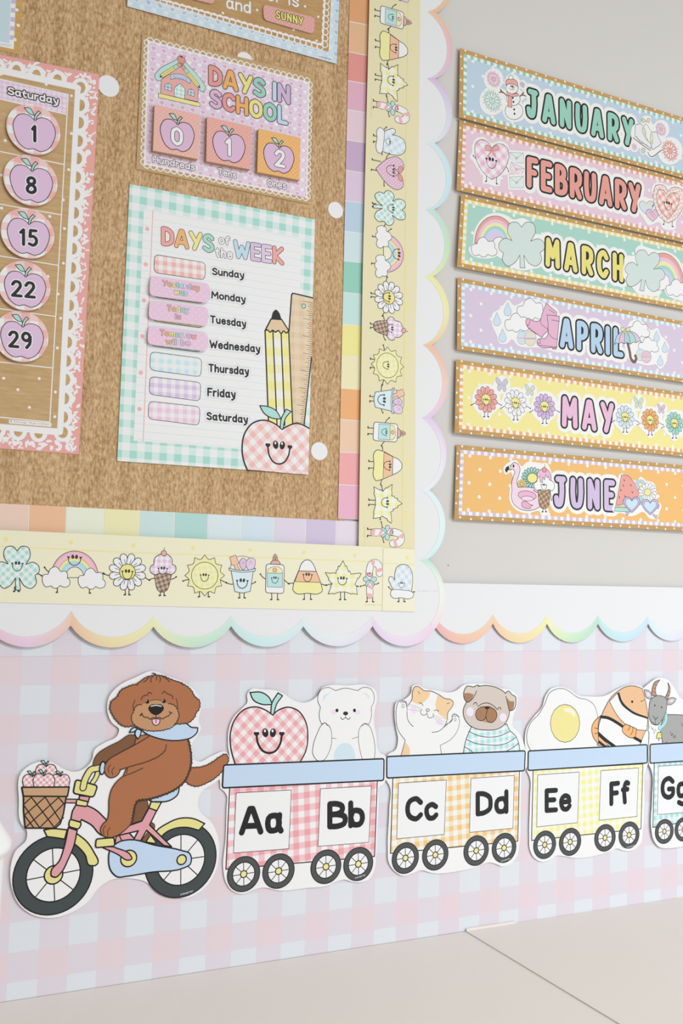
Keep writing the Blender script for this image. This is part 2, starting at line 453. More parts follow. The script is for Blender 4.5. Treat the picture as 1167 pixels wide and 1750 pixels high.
def glyph(ch):
    if ch not in GLC:
        w, st = GL[ch]
        if ch.islower(): st = [' '.join('%g,%g%s' % (x, (y * 1.14 if y <= .62 else .707 + (y - .62) * .771) if y > 0 else y, '!' if c else '') for x, y, c in parse(a)) for a in st]
        GLC[ch] = (w, [spline(parse(a), False, 3 if len(parse(a)) > 2 else 1) for a in st])
    return GLC[ch]
def text(F, s, x0, y0, x1, y1, h, wt, layers, sp=None, hx=0.0):
    """letters whose ink runs from (x0,y0) to (x1,y1) along the baseline in the frame, cap height h frame px (top shifted hx);
    layers = [(colour or list of colours per letter, extra width mm), ...] painted in order; wt = stroke weight and sp = clear gap, per cap height"""
    O = F.m(x0, y0); B = F.m(x1, y1); T = F.m(x0 + hx, y0 - h)
    uy = (T[0] - O[0], T[1] - O[1]); H = math.hypot(*uy); L = math.hypot(B[0] - O[0], B[1] - O[1]); ux = ((B[0] - O[0]) / L, (B[1] - O[1]) / L)
    n = len([c for c in s if c != ' ']); ns = s.count(' ')
    Wn = sum(glyph(c)[0] - .12 for c in s if c != ' ')
    sp = (.1 if len(layers) == 1 else .12) if sp is None else sp
    gap = (wt + sp) * H; spw = .34 * H
    k = (L - wt * H - (n - 1) * gap - ns * spw) / (Wn * H)
    if k < .55 or k > 1.35:      # spread the misfit between glyph widths and gaps
        kk = min(max(k, .55), 1.35); fixed = Wn * H * kk; free = L - wt * H - fixed
        q = free / max(1e-6, (n - 1) * gap + ns * spw) if n > 1 else 1; q = max(q, .55 if k < 1 else 1)
        gap *= q; spw *= q; k = (L - wt * H - (n - 1) * gap - ns * spw) / (Wn * H) if n > 1 else kk
        k = max(k, .3)
    x = wt * H / 2; xs = []
    for ch in s:
        if ch == ' ': x += spw; xs.append(None); continue
        xs.append(x); x += (glyph(ch)[0] - .12) * H * k + gap
    for col, extra in layers:
        li = 0
        for ch, x in zip(s, xs):
            if x is None: continue
            c = col[li % len(col)] if isinstance(col, (list, tuple)) else col; li += 1
            for st in glyph(ch)[1]:
                q = []
                for p in st:
                    a = x + (p[0] - .06) * H * k; b = wt / 2 + p[1] * (1 - wt); q.append((O[0] + ux[0] * a + uy[0] * b, O[1] + ux[1] * a + uy[1] * b))
                F.stroke(tidy(q, False, 0.01), wt * H + extra, c)
# ------------------------------------------------------------------ the setting : wall, floor, desks, backing papers
def box(name, x0, x1, y0, y1, z0, z1, m, parent=None, bevel=0.0, **props):
    cx, cy, cz = (x0 + x1) / 2, (y0 + y1) / 2, (z0 + z1) / 2
    b = bevel; co = []; fs = []
    if not b:
        co = [(x - cx, y - cy, z - cz) for x in (x0, x1) for y in (y0, y1) for z in (z0, z1)]
        fs = [(0, 1, 3, 2), (4, 6, 7, 5), (0, 4, 5, 1), (2, 3, 7, 6), (0, 2, 6, 4), (1, 5, 7, 3)]
        return mesh_obj(name, co, fs, [m], parent, (cx, cy, cz), **props)
    import bmesh
    bm = bmesh.new(); bmesh.ops.create_cube(bm, size=1.0)
    for v in bm.verts: v.co = Vector((v.co.x * (x1 - x0), v.co.y * (y1 - y0), v.co.z * (z1 - z0)))
    bmesh.ops.bevel(bm, geom=bm.edges[:], offset=b, segments=3, affect='EDGES', profile=0.5)
    me = bpy.data.meshes.new(name); bm.to_mesh(me); bm.free(); me.materials.append(m)
    o = bpy.data.objects.new(name, me); COL.objects.link(o); place(o, (cx, cy, cz), parent)
    for k, v in props.items(): o[k] = v
    return o
N = NT('painted_wall', 0.75); tc, X, Z = N.coords()
nz = N.noise(2.2, 3, tc.outputs['Object']); N.base(N.mix(nz, (0.715, 0.695, 0.665, 1), (0.735, 0.715, 0.685, 1)))
N.bump(N.noise(420, 3, tc.outputs['Object']), 0.08, 0.0006); WALL = N.m
N = NT('floor_vinyl', 0.5); tc, X, Z = N.coords(); N.base(N.mix(N.noise(6, 5, tc.outputs['Object']), (0.42, 0.38, 0.33, 1), (0.5, 0.46, 0.41, 1))); FLOOR = N.m
box('wall_back', -1.6, 3.2, 0, 0.1, 0, 2.7, WALL, kind='structure')
box('floor', -1.6, 3.2, -2.6, 0.0, -0.05, 0, FLOOR, kind='structure')
# small nail hole in the plaster
F = Fig((0, 0, 1), Sheet(0.3)); F.e('#5b5148', 766, 966, 0.9)
F.build('nail_hole', thick=0.2, label='tiny dark nail hole in the wall beside the scalloped border', cat='nail hole')

# gingham backing paper
N = NT('gingham_paper', 0.42); tc, X, Z = N.coords()
U0, V0 = -2 * CELL, TABLE_Z + 0.4 * CELL + 0 * CELL
# object origin is put on a lattice corner, so cells fall at multiples of 32 mm : columns odd = pink, rows even(0..) = pink
N.base(gingham_nodes(N, X, Z, CELL, 0, rgb('#dfced4'), rgb('#d9d2db'), rgb('#d9dee4'), 1.0, 1.0))
N.bump(N.noise(900, 2, tc.outputs['Object']), 0.05, 0.0003); GING = N.m
LAT = (0.0, TABLE_Z + 11.6 * CELL)
def paper_quad(name, u0, u1, v0, v1, d, parent=None, **p):
    ox, oz = LAT; T = 0.25
    co = [((u - ox) / 1000, y / 1000, (v - oz) / 1000) for y in (0, T) for u, v in ((u0, v0), (u1, v0), (u1, v1), (u0, v1))]
    fs = [(0, 1, 2, 3), (0, 3, 7, 4), (3, 2, 6, 7), (2, 1, 5, 6), (1, 0, 4, 5), (7, 6, 5, 4)]
    return mesh_obj(name, co, fs, [GING], parent, (ox / 1000, -d / 1000, oz / 1000), **p)
bp = paper_quad('backing_paper', -420, 1400, TABLE_Z + 0.2, LAT[1] + 10, 0.6,
                label='pink and white gingham paper covering the wall above the desks', category='backing paper')
paper_quad('upper_sheet', -420, 1400, LAT[1], LAT[1] + 70, 1.1, bp)

# desks
def desk_at(px, py, z=TABLE_Z):
    d = ray(px, py); t = (z - CAM_P[1]) / d[1]
    return (CAM_P[0] + t * d[0], -(CAM_P[2] + t * d[2]))     # x, y(world) in mm
s0 = desk_at(796.1, 1592.6); s1 = desk_at(1056, 1750); k0 = desk_at(836.6, 1583.7); k1 = desk_at(880, 1579.6)
print('desk seam', s0, s1, k0, k1, desk_at(0, 1750), desk_at(1167, 1750))
N = NT('cream_laminate', 0.42); tc, X, Z = N.coords()
N.base(N.mix(N.noise(3, 3, tc.outputs['Object']), (0.86, 0.81, 0.75, 1), (0.88, 0.835, 0.78, 1))); CREAM = N.m
N = NT('grey_metal', 0.35); N.b.inputs['Metallic'].default_value = 0.8; N.base((0.5, 0.5, 0.5, 1)); METAL = N.m
def desk(x0, x1, top, skew0, skew1, label):
    """slab whose side edges follow the photographed seam; apron and four legs"""
    y1 = -0.7; yb = -0.0012
    co = []
    for z in (top, top - 0.024):
        co += [(x0, yb, z), (x1, yb, z), (x1 + skew1 * (y1 - yb), y1, z), (x0 + skew0 * (y1 - yb), y1, z)]
    cx = (x0 + x1) / 2; co = [(x - cx, y + 0.35, z) for x, y, z in co]
    root = bpy.data.objects.new('desk', None); COL.objects.link(root); place(root, (cx, -0.35, 0), None)
    root['label'] = label; root['category'] = 'desk'; root['group'] = 'cream desks against the wall'
    mesh_obj('desk_top', co, [(0, 3, 2, 1), (4, 5, 6, 7), (0, 1, 5, 4), (1, 2, 6, 5), (2, 3, 7, 6), (3, 0, 4, 7)], [CREAM], root, (cx, -0.35, 0))
    for x, y in ((x0 + .08, -.08), (x1 - .08, -.08), (x0 + .12, -.62), (x1 - .12, -.62)):
        box('leg', x - .02, x + .02, y - .02, y + .02, 0, top - 0.06, METAL, root, 0.004)
    box('apron', x0 + .06, x1 - .06, -.62, -.06, top - 0.06, top - 0.0245, METAL, root)
    return root
sk = (s1[0] - s0[0]) / (s1[1] - s0[1])
xs = s0[0] / 1000
desk(-0.75, xs - 0.0002, TABLE_Z / 1000, 0, sk, 'long cream desk top in the foreground, left of the seam')
rd = desk(xs + 0.0003, 1.75, TABLE_Z / 1000 + 0.0013, sk, 0, 'cream desk top on the right, standing a little higher at the seam')
box('back_lip', xs + 0.0008, k1[0] / 1000, -0.0035, -0.0012, TABLE_Z / 1000 - 0.01, TABLE_Z / 1000 + 0.0042, CREAM, rd)

# white plastic tub, out of focus at the left edge
N = NT('white_plastic', 0.4); N.base((0.82, 0.82, 0.80, 1)); PLASTIC = N.m

# kraft display board
N = NT('kraft_board', 0.85); tc, X, Z = N.coords()
v1 = N.mapping(tc.outputs['Object'], (1.0, 1, 0.38)); v2 = N.mapping(tc.outputs['Object'], (3.2, 1, 0.5))
a = N.noise(360, 3, v1, 0.7); b = N.noise(22, 3, v2, 0.5)
s = N.M('ADD', N.M('MULTIPLY', a, 0.8), N.M('MULTIPLY', b, 0.25))
rm = N.n('ShaderNodeMapRange'); rm.inputs[1].default_value = 0.40; rm.inputs[2].default_value = 0.64; N.L(s, rm.inputs[0])
N.base(N.mix(rm.outputs[0], rgb('#a27a4b'), rgb('#dcb98a')))
N.bump(a, 0.35, 0.0009); MATS['kraftboard'] = N.m
F = Fig((0, 0, 1), Sheet(1.6)); F.poly('kraftboard', '-70,-60 603,-60 602,0 595,450 588,894 300,882 0,867 -80,863')
F.build('display_board', thick=1.5, edge='#c09a66', label='brown fibrous kraft paper panel filling the display board', cat='display board')

# ------------------------------------------------------------------ pastel block border strips
GRP = 'pastel block border strips'
def block_strip(label, edge_a, edge_b, colors, sheet):
    """edge_a / edge_b: matching points along both long edges; one coloured block between each pair"""
    F = Fig((0, 0, 1), sheet)
    F.poly('#efeae2', ' '.join('%g,%g' % p for p in edge_a + edge_b[::-1]))
    r = F.build('border_strip', thick=0.4, label=label, cat='border strip', group=GRP)
    for i, c in enumerate(colors):
        a0, a1, b1, b0 = edge_a[i], edge_a[i + 1], edge_b[i + 1], edge_b[i]
        def mv(p, q, d): l = math.hypot(q[0] - p[0], q[1] - p[1]); return (p[0] + (q[0] - p[0]) * d / l, p[1] + (q[1] - p[1]) * d / l)
        q = [mv(a0, a1, .7), mv(a1, a0, .7), mv(b1, b0, .7), mv(b0, b1, .7)]
        G = Fig((0, 0, 1), sheet); G.poly(c, ' '.join('%g,%g' % p for p in q))
        G.build('color_block', r, lift=0.15)
    return r
ys = [-12, 36.4, 88.4, 138, 187, 239, 291, 343, 395, 445.7, 499.4, 554, 607.6, 663, 716.8, 772.5, 828, 886]
yr = [-5, 44, 96, 144, 193.5, 244.5, 296.5, 347.5, 399.5, 449.4, 503.6, 557, 611, 666, 719, 773.5, 829.7, 887.5]
ea = [(597.5 - 20 * y / 889.0, y) for y in ys]; eb = [(640 - 18 * y / 933.0, y + 1) for y in yr]
block_strip('upright pastel block border strip along the right side of the kraft board', ea, eb,
            '#dfa068 #e3b487 #e19088 #dfa9c0 #e2c6d0 #c5a7c6 #d9c3da #b4cee2 #cbdfe4 #8fcdb9 #bfe1d9 #f0e48a #ece3b4 #f1ad6c #f3c6a6 #f0a6a6 #eaafc6'.split(), Sheet(2.6))
xs_ = [-75, -12, 49.9, 113.6, 178.4, 239, 298.7, 355.8, 413.4, 468.9, 522.9, 574.8, 622]
ea = [(x, 860.3 + x * 29.3 / 574.8) for x in xs_]; eb = [(x - 1.5, 906.5 + x * 29.3 / 574.8) for x in xs_]
block_strip('level pastel block border strip along the bottom of the kraft board', ea, eb,
            '#eebfb0 #e9cbb9 #ebbb92 #e5e9d2 #eae6b2 #c7e0dd #afd7d2 #d6e3e8 #cfe0eb #dbd2e3 #cfc1dc #e3d6e5'.split(), Sheet(2.1))  # block colours softened, a washed-out sheen is painted into them

# ------------------------------------------------------------------ scalloped rainbow borders
N = NT('rim_print', 0.4); at = N.n('ShaderNodeVertexColor'); at.layer_name = 'print'; N.L(at.outputs[0], N.b.inputs['Base Color']); MATS['rim'] = N.m
N = NT('satin_white_card', 0.55); N.b.inputs['Specular IOR Level'].default_value = 0.25; N.base((0.87, 0.875, 0.89, 1)); MATS['gloss'] = N.m
def arc3(a, e, b, n=14):
    ax, ay = a; bx, by = e; cx, cy = b
    d = 2 * (ax * (by - cy) + bx * (cy - ay) + cx * (ay - by))
    ux = ((ax * ax + ay * ay) * (by - cy) + (bx * bx + by * by) * (cy - ay) + (cx * cx + cy * cy) * (ay - by)) / d
    uy = ((ax * ax + ay * ay) * (cx - bx) + (bx * bx + by * by) * (ax - cx) + (cx * cx + cy * cy) * (bx - ax)) / d
    r = math.hypot(ax - ux, ay - uy); t0 = math.atan2(ay - uy, ax - ux); te = math.atan2(by - uy, bx - ux); t1 = math.atan2(cy - uy, cx - ux)
    def norm(t, ref, s):
        while s * (t - ref) < 0: t += s * 2 * math.pi
        while s * (t - ref) > 2 * math.pi: t -= s * 2 * math.pi
        return t
    s = 1 if (norm(te, t0, 1) - t0) < (norm(t1, t0, 1) - t0) else -1
    t1 = norm(t1, t0, s)
    return [(ux + r * math.cos(t0 + (t1 - t0) * k / n), uy + r * math.sin(t0 + (t1 - t0) * k / n)) for k in range(n + 1)]
def scallop_border(label, sheet, lobes, body, rims):
    """lobes: (outer a, outer extreme, outer b, inner a, inner extreme, inner b) px; body: closing points px; rims: (colour, colour, colour) per lobe"""
    outer = []; rimq = []
    for L in lobes:
        P = [sheet.at(*p) for p in L]; o = arc3(*P[:3]); i = arc3(*P[3:]); outer += o if not outer else o[1:]; rimq.append((o, i))
    F = Fig((0, 0, 1), sheet); F.raw(tidy(outer + [sheet.at(*p) for p in body], True), 'gloss')
    r = F.build('scalloped_border', thick=0.5, edge='#f0eeea', label=label, cat='border', group='scalloped white borders with rainbow rims')
    for (o, i), cs in zip(rimq, rims):
        co = []; n = len(o)
        mx = sum(p[0] for p in o) / n, sum(p[1] for p in o) / n; dd = sheet.depth(*mx)
        for p in o + i: co.append(((p[0] - mx[0]) / 1000, -(sheet.depth(*p) - dd) / 1000, (p[1] - mx[1]) / 1000))
        fs = [(k, k + 1, n + k + 1, n + k) for k in range(n - 1)]
        rim = mesh_obj('scallop_rim', co, fs, ['rim'], r, (mx[0] / 1000, -(dd + 0.2) / 1000, mx[1] / 1000))
        ca = rim.data.color_attributes.new('print', 'FLOAT_COLOR', 'POINT')
        cc = [[v * .88 + .10 for v in rgb(c)] for c in cs]
        for k in range(n):
            t = k / (n - 1) * (len(cc) - 1); q = min(int(t), len(cc) - 2); t -= q
            c = [cc[q][j] * (1 - t) + cc[q + 1][j] * t for j in range(4)]
            ca.data[k].color = c; ca.data[n + k].color = [min(0.9, x * 1.06 + .02) for x in c[:3]] + [1]
    return r
SV = Sheet(5.5)
co_ = [(746.5, -95), (745.7, 22), (744.6, 134), (743, 244.5), (742, 358), (740, 472.5), (738.4, 589.4), (736.8, 714), (734, 837.5), (731.6, 955.6)]
ci_ = [(731.5, -97), (730.6, 20), (729.5, 134), (729, 244.5), (727.5, 358), (725, 472), (722.8, 589.4), (721, 714), (719.7, 837.5), (717, 955.6)]
ox_ = [(774, -38), (773.3, 78), (772.5, 190), (771.7, 302), (769.3, 415), (767.5, 531), (765.5, 650), (762.9, 775), (760.8, 895)]
lob = [(co_[i], ox_[i], co_[i + 1], ci_[i], (ox_[i][0] - 9.5, ox_[i][1]), ci_[i + 1]) for i in range(9)]
scallop_border('upright white scalloped border with rainbow rim along the right side of the board', SV, lob,
               [(736, 960), (700, 960), (706, -97)],
               [('#e6a9b4', '#ecc08f', '#ecb487'), ('#edbd8c', '#e2b3bd', '#d9bbd9'), ('#cfb2d6', '#d4cfe4', '#d6e2ec'), ('#c9e0ee', '#bfdff0', '#b9dde4'),
                ('#b5dccf', '#b9dcb6', '#dce3a0'), ('#f1e48c', '#f0e19c', '#f2b98a'), ('#f0b08c', '#eebfae', '#dabfe0'), ('#d7bfe2', '#e0d4ea', '#d9e4f0'), ('#d3e6f1', '#d3edf6', '#bfe4ea')])
SB = Sheet(6.3)
bo = [(-26, 1067), (120.8, 1069), (262.2, 1071), (394.9, 1070), (518.3, 1070.5), (636.5, 1070)]
bi = [(-26, 1046), (121.9, 1044), (262.2, 1053), (394.9, 1052.5), (518.3, 1055), (636.5, 1053.3)]
bx = [(49, 1106), (194, 1106.6), (329, 1106.6), (458, 1105.5), (577, 1104.5)]
lob = [(bo[i], bx[i], bo[i + 1], bi[i], (bx[i][0], bx[i][1] - 18), bi[i + 1]) for i in range(5)]
lob.append(((636.5, 1070), (688, 1104.3), (741, 1078), (636.5, 1053.3), (687, 1088), (738, 1062)))
lob.append(((741, 1078), (760.5, 1020), (731.6, 955.6), (738, 1062), (751, 1015), (717, 957)))
scallop_border('level white scalloped border with rainbow rim along the bottom of the board', SB, lob, [(700, 952), (690, 1000), (-30, 985)],
               [('#e9b9c6', '#e2c4dc', '#ecc3a8'), ('#efb994', '#f0d49c', '#efe6a4'), ('#e7e8ac', '#bfe0c4', '#bde2d4'), ('#bfe3da', '#c3e4ec', '#cfe3f1'),
                ('#d2e6f3', '#dbe0f0', '#ded2e8'), ('#dcc8e6', '#e2d0ec', '#ecc6dc'), ('#f0d0d6', '#e9eadf', '#a9dcc6')])
SR = Sheet(4.6)
bo = [(741, 1066), (842, 1065.6), (934.6, 1066), (1021.7, 1066), (1107.4, 1066), (1188, 1066), (1266, 1066), (1341, 1066), (1413, 1066)]
bi = [(741, 1049), (842, 1049.8), (934.6, 1051), (1021.7, 1052), (1107.4, 1052.5), (1188, 1053), (1266, 1053), (1341, 1053), (1413, 1053)]
bx = [(791, 1099.7), (888, 1098.6), (978, 1098), (1064, 1096.6), (1148, 1095.4), (1227, 1094.6), (1303.5, 1094), (1377, 1093.5)]
lob = [(bo[i], bx[i], bo[i + 1], bi[i], (bx[i][0], bx[i][1] - 16), bi[i + 1]) for i in range(8)]
scallop_border('level white scalloped border below the month cards, running right from the board', SR, lob, [(1413, 1012), (1190, 1004.5), (741, 996)],
               [('#ec9fa4', '#f0b294', '#f1c196'), ('#f2bb8c', '#f0cf90', '#eee38c'), ('#e9e797', '#b9deb4', '#a5d5bc'), ('#a9d8cf', '#b5dbe6', '#b9d6ec'), ('#c3dff0', '#d5dcee', '#dccbe6'), ('#dcc0e0', '#e8b8c8', '#ecb49c'), ('#f0b98c', '#f0cf90', '#eee38c'), ('#e9e797', '#b9deb4', '#a5d5bc')])
# ------------------------------------------------------------------ shared little drawings
INK = '#17171a'
def face(F, x, y, s, w=1.0, ink=INK, shut=False, depth=1.45, eye=1.0, rot=0, hearts=True, big=False):
    """eyes and a broad smile; x,y = point between the eyes, s = half smile width, all in the frame"""
    a = math.radians(rot); ca, sa = math.cos(a), math.sin(a)
    def T(px, py): return (x + (px * ca - py * sa) * s, y + (px * sa + py * ca) * s)
    def pts(L): return ' '.join('%g,%g' % T(*p) for p in L)
    F.l(ink, w, pts([(-1, .1), (-.88, .8), (-.4, depth), (0, depth + .1), (.4, depth), (.88, .8), (1, .1)]), n=4)
    if hearts:
        for k in (-1, 1):
            for q in (-.1, .1): F.ef(ink, *T(k + q, .0), s * .13, s * .13, k=8)
            F.poly(ink, pts([(k - .2, .06), (k + .2, .06), (k, .3)]))
    for k in (-1, 1):
        ex, ey = T(k * .3 * eye, -.05)
        if shut:
            F.l(ink, w * .8, pts([(k * .32 - .2, .1), (k * .32 - .12, -.15), (k * .32 + .12, -.15), (k * .32 + .2, .1)]), n=3)
        else:
            F.ef(ink, ex, ey, s * .25, s * .36, ang=rot + 8 * k, k=12)
            if s > 9 or big: F.ef('#ffffff', *T(k * .3 * eye - .03, -.2), s * .08, s * .12, ang=rot, k=8)
def apple_leaf(F, x, y, s, w, leaf='#a9dcd3'):
    def P(L): return ' '.join('%g,%g%s' % (x + a * s, y + b * s, '!' if c else '') for a, b, c in L)
    F.f(leaf, P([(-.02, -.28, 1), (-.28, -.32, 0), (-.58, -.6, 1), (-.3, -.66, 0)]), w)
    F.f(leaf, P([(-.04, 0, 1), (.02, -.35, 0), (.18, -.6, 1), (.3, -.52, 1), (.14, -.3, 0), (.05, 0, 1)]), w)
def apple(F, x, y, s, fill, w, leaf='#a9dcd3', ink=INK, ls=.9):
    """x,y = centre in the frame, s = half width"""
    P = ' '.join('%g,%g%s' % (x + a * s, y + b * s * .92, c) for a, b, c in
        [(0, -.68, '!'), (.3, -.9, ''), (.72, -.84, ''), (1, -.3, ''), (.92, .3, ''), (.62, .84, ''), (.3, 1, ''), (0, .92, ''),
         (-.3, 1, ''), (-.62, .84, ''), (-.92, .3, ''), (-1, -.3, ''), (-.72, -.84, ''), (-.3, -.9, '')])
    F.f(fill, P, w, ink); apple_leaf(F, x, y - .62 * s, s * ls, w, leaf)
def wheel(F, x, y, R, r, hub, ink_w, tyre='#43494a', spokes=8, off=0, hubc='#ebe08a', tread=1):
    cx, cy = F.m(x, y)
    F.e('#ecebf0', x, y, r); 
    for k in range(spokes):
        t = math.radians(off + 360 * k / spokes)
        F.stroke([(cx + hub * .8 * math.cos(t), cy + hub * .8 * math.sin(t)), (cx + r * math.cos(t), cy + r * math.sin(t))], ink_w * .8, INK, cap=False)
    n = 44; ring = lambda q: [(cx + q * math.cos(2 * math.pi * k / n), cy + q * math.sin(2 * math.pi * k / n)) for k in range(n)]
    o, i = ring(R), ring(r)
    for k in range(n): F.raw([o[k], o[(k + 1) % n], i[(k + 1) % n], i[k]], tyre)
    F.stroke(o, ink_w, INK, True); F.stroke(i, ink_w, INK, True)
    F.e(hubc, x, y, hub, w=ink_w)
def tiny(F, x0, y0, x1, y1, h, col='#dcdcdc'): text(F, '\u00a9 Schoolgirl Style', x0, y0, x1, y1, h, .16, [(col, 0)])

# ------------------------------------------------------------------ dog on a bicycle
A = (160, 1130, 4.668); B = (0, 1290, 4.668); C = (150, 1310, 4.668)
SD = tilt(180, 1350, 3.4, -0.006, 0.004)
F = Fig((0, 1100, 1.945), SD)
F.f('#efeeee', '70,430 100,404 132,392 155,388 185,400 215,418 245,426 285,412 306,385 313,355 350,328 388,308 396,285 372,262 357,225 362,178 395,140 450,112 505,91 560,108 615,130 655,165 668,215 660,255 668,282 655,305 638,335 638,378 660,392 705,372 752,360 764,380 755,425 705,468 672,490 657,525 665,558 700,590 724,640 728,700 712,768 668,822 620,846 570,840 520,815 480,790 430,780 370,785 330,810 290,860 240,893 180,911 110,902 62,865 38,805 35,745 50,692 88,650 88,618 72,600 63,520', n=6)
dog = F.build('paper_cutout', thick=0.5, label='paper cutout of a brown curly dog in a blue scarf riding a bicycle', cat='cutout')
BR, DK, BI = '#ad6b40', '#7e5433', '#453023'
def part(name, fr, lift, fn, parent=dog, sheet=None, **k):
    F = Fig(fr, sheet or SD); fn(F); return F.build(name, parent, lift=lift, **k)
YL, PK, BL = '#e2da86', '#dd9ca3', '#bcd3ec'
def fn(F):
    wheel(F, 427, 957, 43.2, 29.2, 10, 1.5, '#3f4748', 8, 5, YL)
part('front_wheel', B, .12, fn)
def fn(F):
    wheel(F, 742, 744, 43.2, 29.2, 8, 1.5, '#3f4748', 8, 2, YL); tiny(F, 740, 1028, 838, 998, 13)
part('rear_wheel', C, .12, fn)
def fn(F):
    F.f(YL, '545,535 640,450 740,412 840,415 932,455! 885,508! 790,485 700,492 630,520 570,575!', 1.4)
    F.poly(YL, '500,545 545,605 530,612 465,602', 1.2)
part('rear_fender', C, .24, fn)
def fn(F):
    F.f(YL, '350,600! 400,590 535,598! 515,672! 440,660 375,652!', 1.4)
    F.f(YL, '612,628! 690,690 745,770 778,868 758,884! 710,880 680,800 640,750 588,705!', 1.4)
part('front_fender', B, .24, fn)
def fn(F):
    F.f(DK, '470,260! 485,320! 430,430! 345,455! 360,380 385,285!', .9, BI); F.f(DK, '500,440! 532,465 530,500! 455,605! 425,595! 480,520!', .9, BI)
part('far_leg', C, .3, fn)
def fn(F):
    F.poly(PK, '635,325 715,333 702,378 628,362', 1.4)
    for y in (352, 382): F.l(INK, 1.1, '520,%d 612,%d' % (y, y + 2), smooth=False)
    F.poly(PK, '522,357 612,359 612,379 522,378')
    F.f(PK, '605,400! 680,402 760,437 840,510! 905,620! 1000,590! 1100,700! 960,700! 850,655! 800,635 730,560 650,515! 640,535! 565,515! 578,450', 1.4)
    F.frame = None
    F.fr = C; F.poly(PK, '487,330 548,352 492,465 668,640 605,628 468,508 420,592 365,585 402,512 250,548 240,500 300,480 430,435', 1.4)
    F.poly(PK, '225,560 250,548 275,600 215,640', 1.2)
    F.fr = B
    F.f(PK, '545,580! 615,602! 590,720 540,840 490,935 440,976 410,965 408,925 470,850 510,740', 1.4)
part('bicycle_frame', B, .42, fn)
def fn(F):
    F.poly(YL, '505,280 588,280 550,352 487,330', 1.4)
part('seat_post', C, .5, fn)
part('saddle', A, .5, lambda F: F.f(BL, '420,1095! 500,1070 600,1035 683,1000! 670,1060 610,1108 540,1122 470,1120', 1.4))
def fn(F):
    F.rrect(YL, '612,352 702,374 690,412 606,400', 1.6, 1.4); F.rrect(YL, '556,512 652,540 628,594 546,572', 3, 1.4)
part('headset_collar', B, .54, fn)
def fn(F):
    P = F.path('738,222 765,180 785,120', False); F.stroke(P, 6.2, INK); F.stroke(P, 3.8, YL)
    F.rrect(YL, '604,196 778,246 746,338 582,306', 3.5, 1.5)
    P = F.path('662,262 672,215 692,168 725,120 800,103', False); F.stroke(P, 8.4, INK); F.stroke(P, 5.8, YL)
part('handlebar', B, .56, fn)
part('grip', B, .9, lambda F: F.ef(BL, 816, 104, 22, 52, 1.4, ang=8))
def fn(F):
    for x, y, s in ((368, 142, 84), (262, 218, 84), (478, 216, 76), (350, 216, 86)):
        pass
for i, (x, y, s) in enumerate(((368, 146, 84), (258, 222, 78), (482, 218, 74), (350, 222, 86))):
    F = Fig(B, SD); F.clip('150,0 600,0 600,258 150,258')
    apple(F, x, y, s, 'G,#dc9aa2,#ecc6ca,#f6ecec,2.3,40', .8)
    F.build('apple', dog, lift=.3 + .08 * i)
def fn(F):
    F.poly('#c0946a', '187,328 527,330 505,470 480,548 440,584 200,583 188,450', 1.5)
    for p in ('194,390 250,336', '192,482 360,336', '203,577 470,336', '315,580 512,385', '430,578 505,500', '194,408 315,580', '250,338 345,462 432,578', '362,340 484,530', '466,340 512,392', '192,478 265,575'):
        F.l(INK, 1.15, p, smooth=False)
    F.poly('#c99f76', '174,258 551,256 537,331 186,329', 1.5)
part('basket', B, .66, fn)
part('chain_guard', C, .66, lambda F: F.f(BL, '165,740 180,660 250,600 330,583 540,628 750,670 810,692 825,732 812,782 775,803 500,842 300,875 240,880 190,840', 1.4))
def fn(F):
    F.e(YL, 325, 732, 9.2, w=1.4)
    F.f(PK, '110,640! 200,638! 345,715 350,735 330,745 230,695 130,650!', 1.3)
part('crank', C, .8, fn)
part('rear_hub', C, .8, lambda F: F.e(YL, 747, 742, 5.6, w=1.4))
part('pedal', C, .95, lambda F: F.rrect(YL, '66,577 208,565 214,632 60,646', 2.5, 1.4))
# the dog
def fn(F):
    F.f(DK, '345,600! 325,665! 200,735 90,805 30,830! 0,835 8,775 40,730 100,690 200,640 300,585', .9, BI)
part('far_arm', A, .7, fn)
part('tail', A, .7, lambda F: F.f(BR, '755,850! 850,845 940,810 1010,760 1050,742 1072,770 1062,820 1010,890 960,935 900,968 830,995 770,985 725,950!', 1.1, BI, fur=(6, 27)))
def fn(F):
    q = '340,600! 430,585 560,610 700,615 748,610! 765,690 775,760 768,850 745,915 715,965 670,1005 600,1045 520,1075 430,1100 345,1115! 323,1170 312,1230 303,1280 243,1350 193,1385 113,1405 63,1380 53,1340 75,1295 103,1270 118,1210 122,1100 143,1020 193,950 235,915! 262,850 300,750 325,660!'
    F.f(BR, q, 1.1, BI)
    F.l(BI, 2.0, '748,610 765,690 775,760 768,850 745,915 715,965 670,1005 600,1045 520,1075 430,1100 345,1115 323,1170 312,1230 303,1280', fur=(7, 27), n=6)
    F.l(BI, 1.0, '235,918 330,880 390,852'); F.l(BI, .8, '270,850 262,895')
    for p in ('112,1398 112,1350 130,1325', '80,1380 78,1330 95,1310'): F.l(BI, .8, p)
part('body', A, .88, fn)
def fn(F):
    F.f(BR, '445,595! 330,665 200,735 110,795 85,850 95,900 130,928 180,915 212,868 250,850 310,832 420,800 500,765 550,730 575,700 578,630!')
    F.l(BI, 1.1, '445,595 330,665 200,735 110,795 85,850 95,900 130,928 180,915 210,872 212,860')
    F.l(BI, 1.1, '205,868 250,850 310,832 420,800 500,765 550,730 572,705', fur=(5, 25)); F.l(BI, 1.0, '572,705 577,665')
    F.l(BI, .8, '120,890 115,850 135,825'); F.l(BI, .8, '150,905 145,870 165,845')
part('near_arm', A, .98, fn)
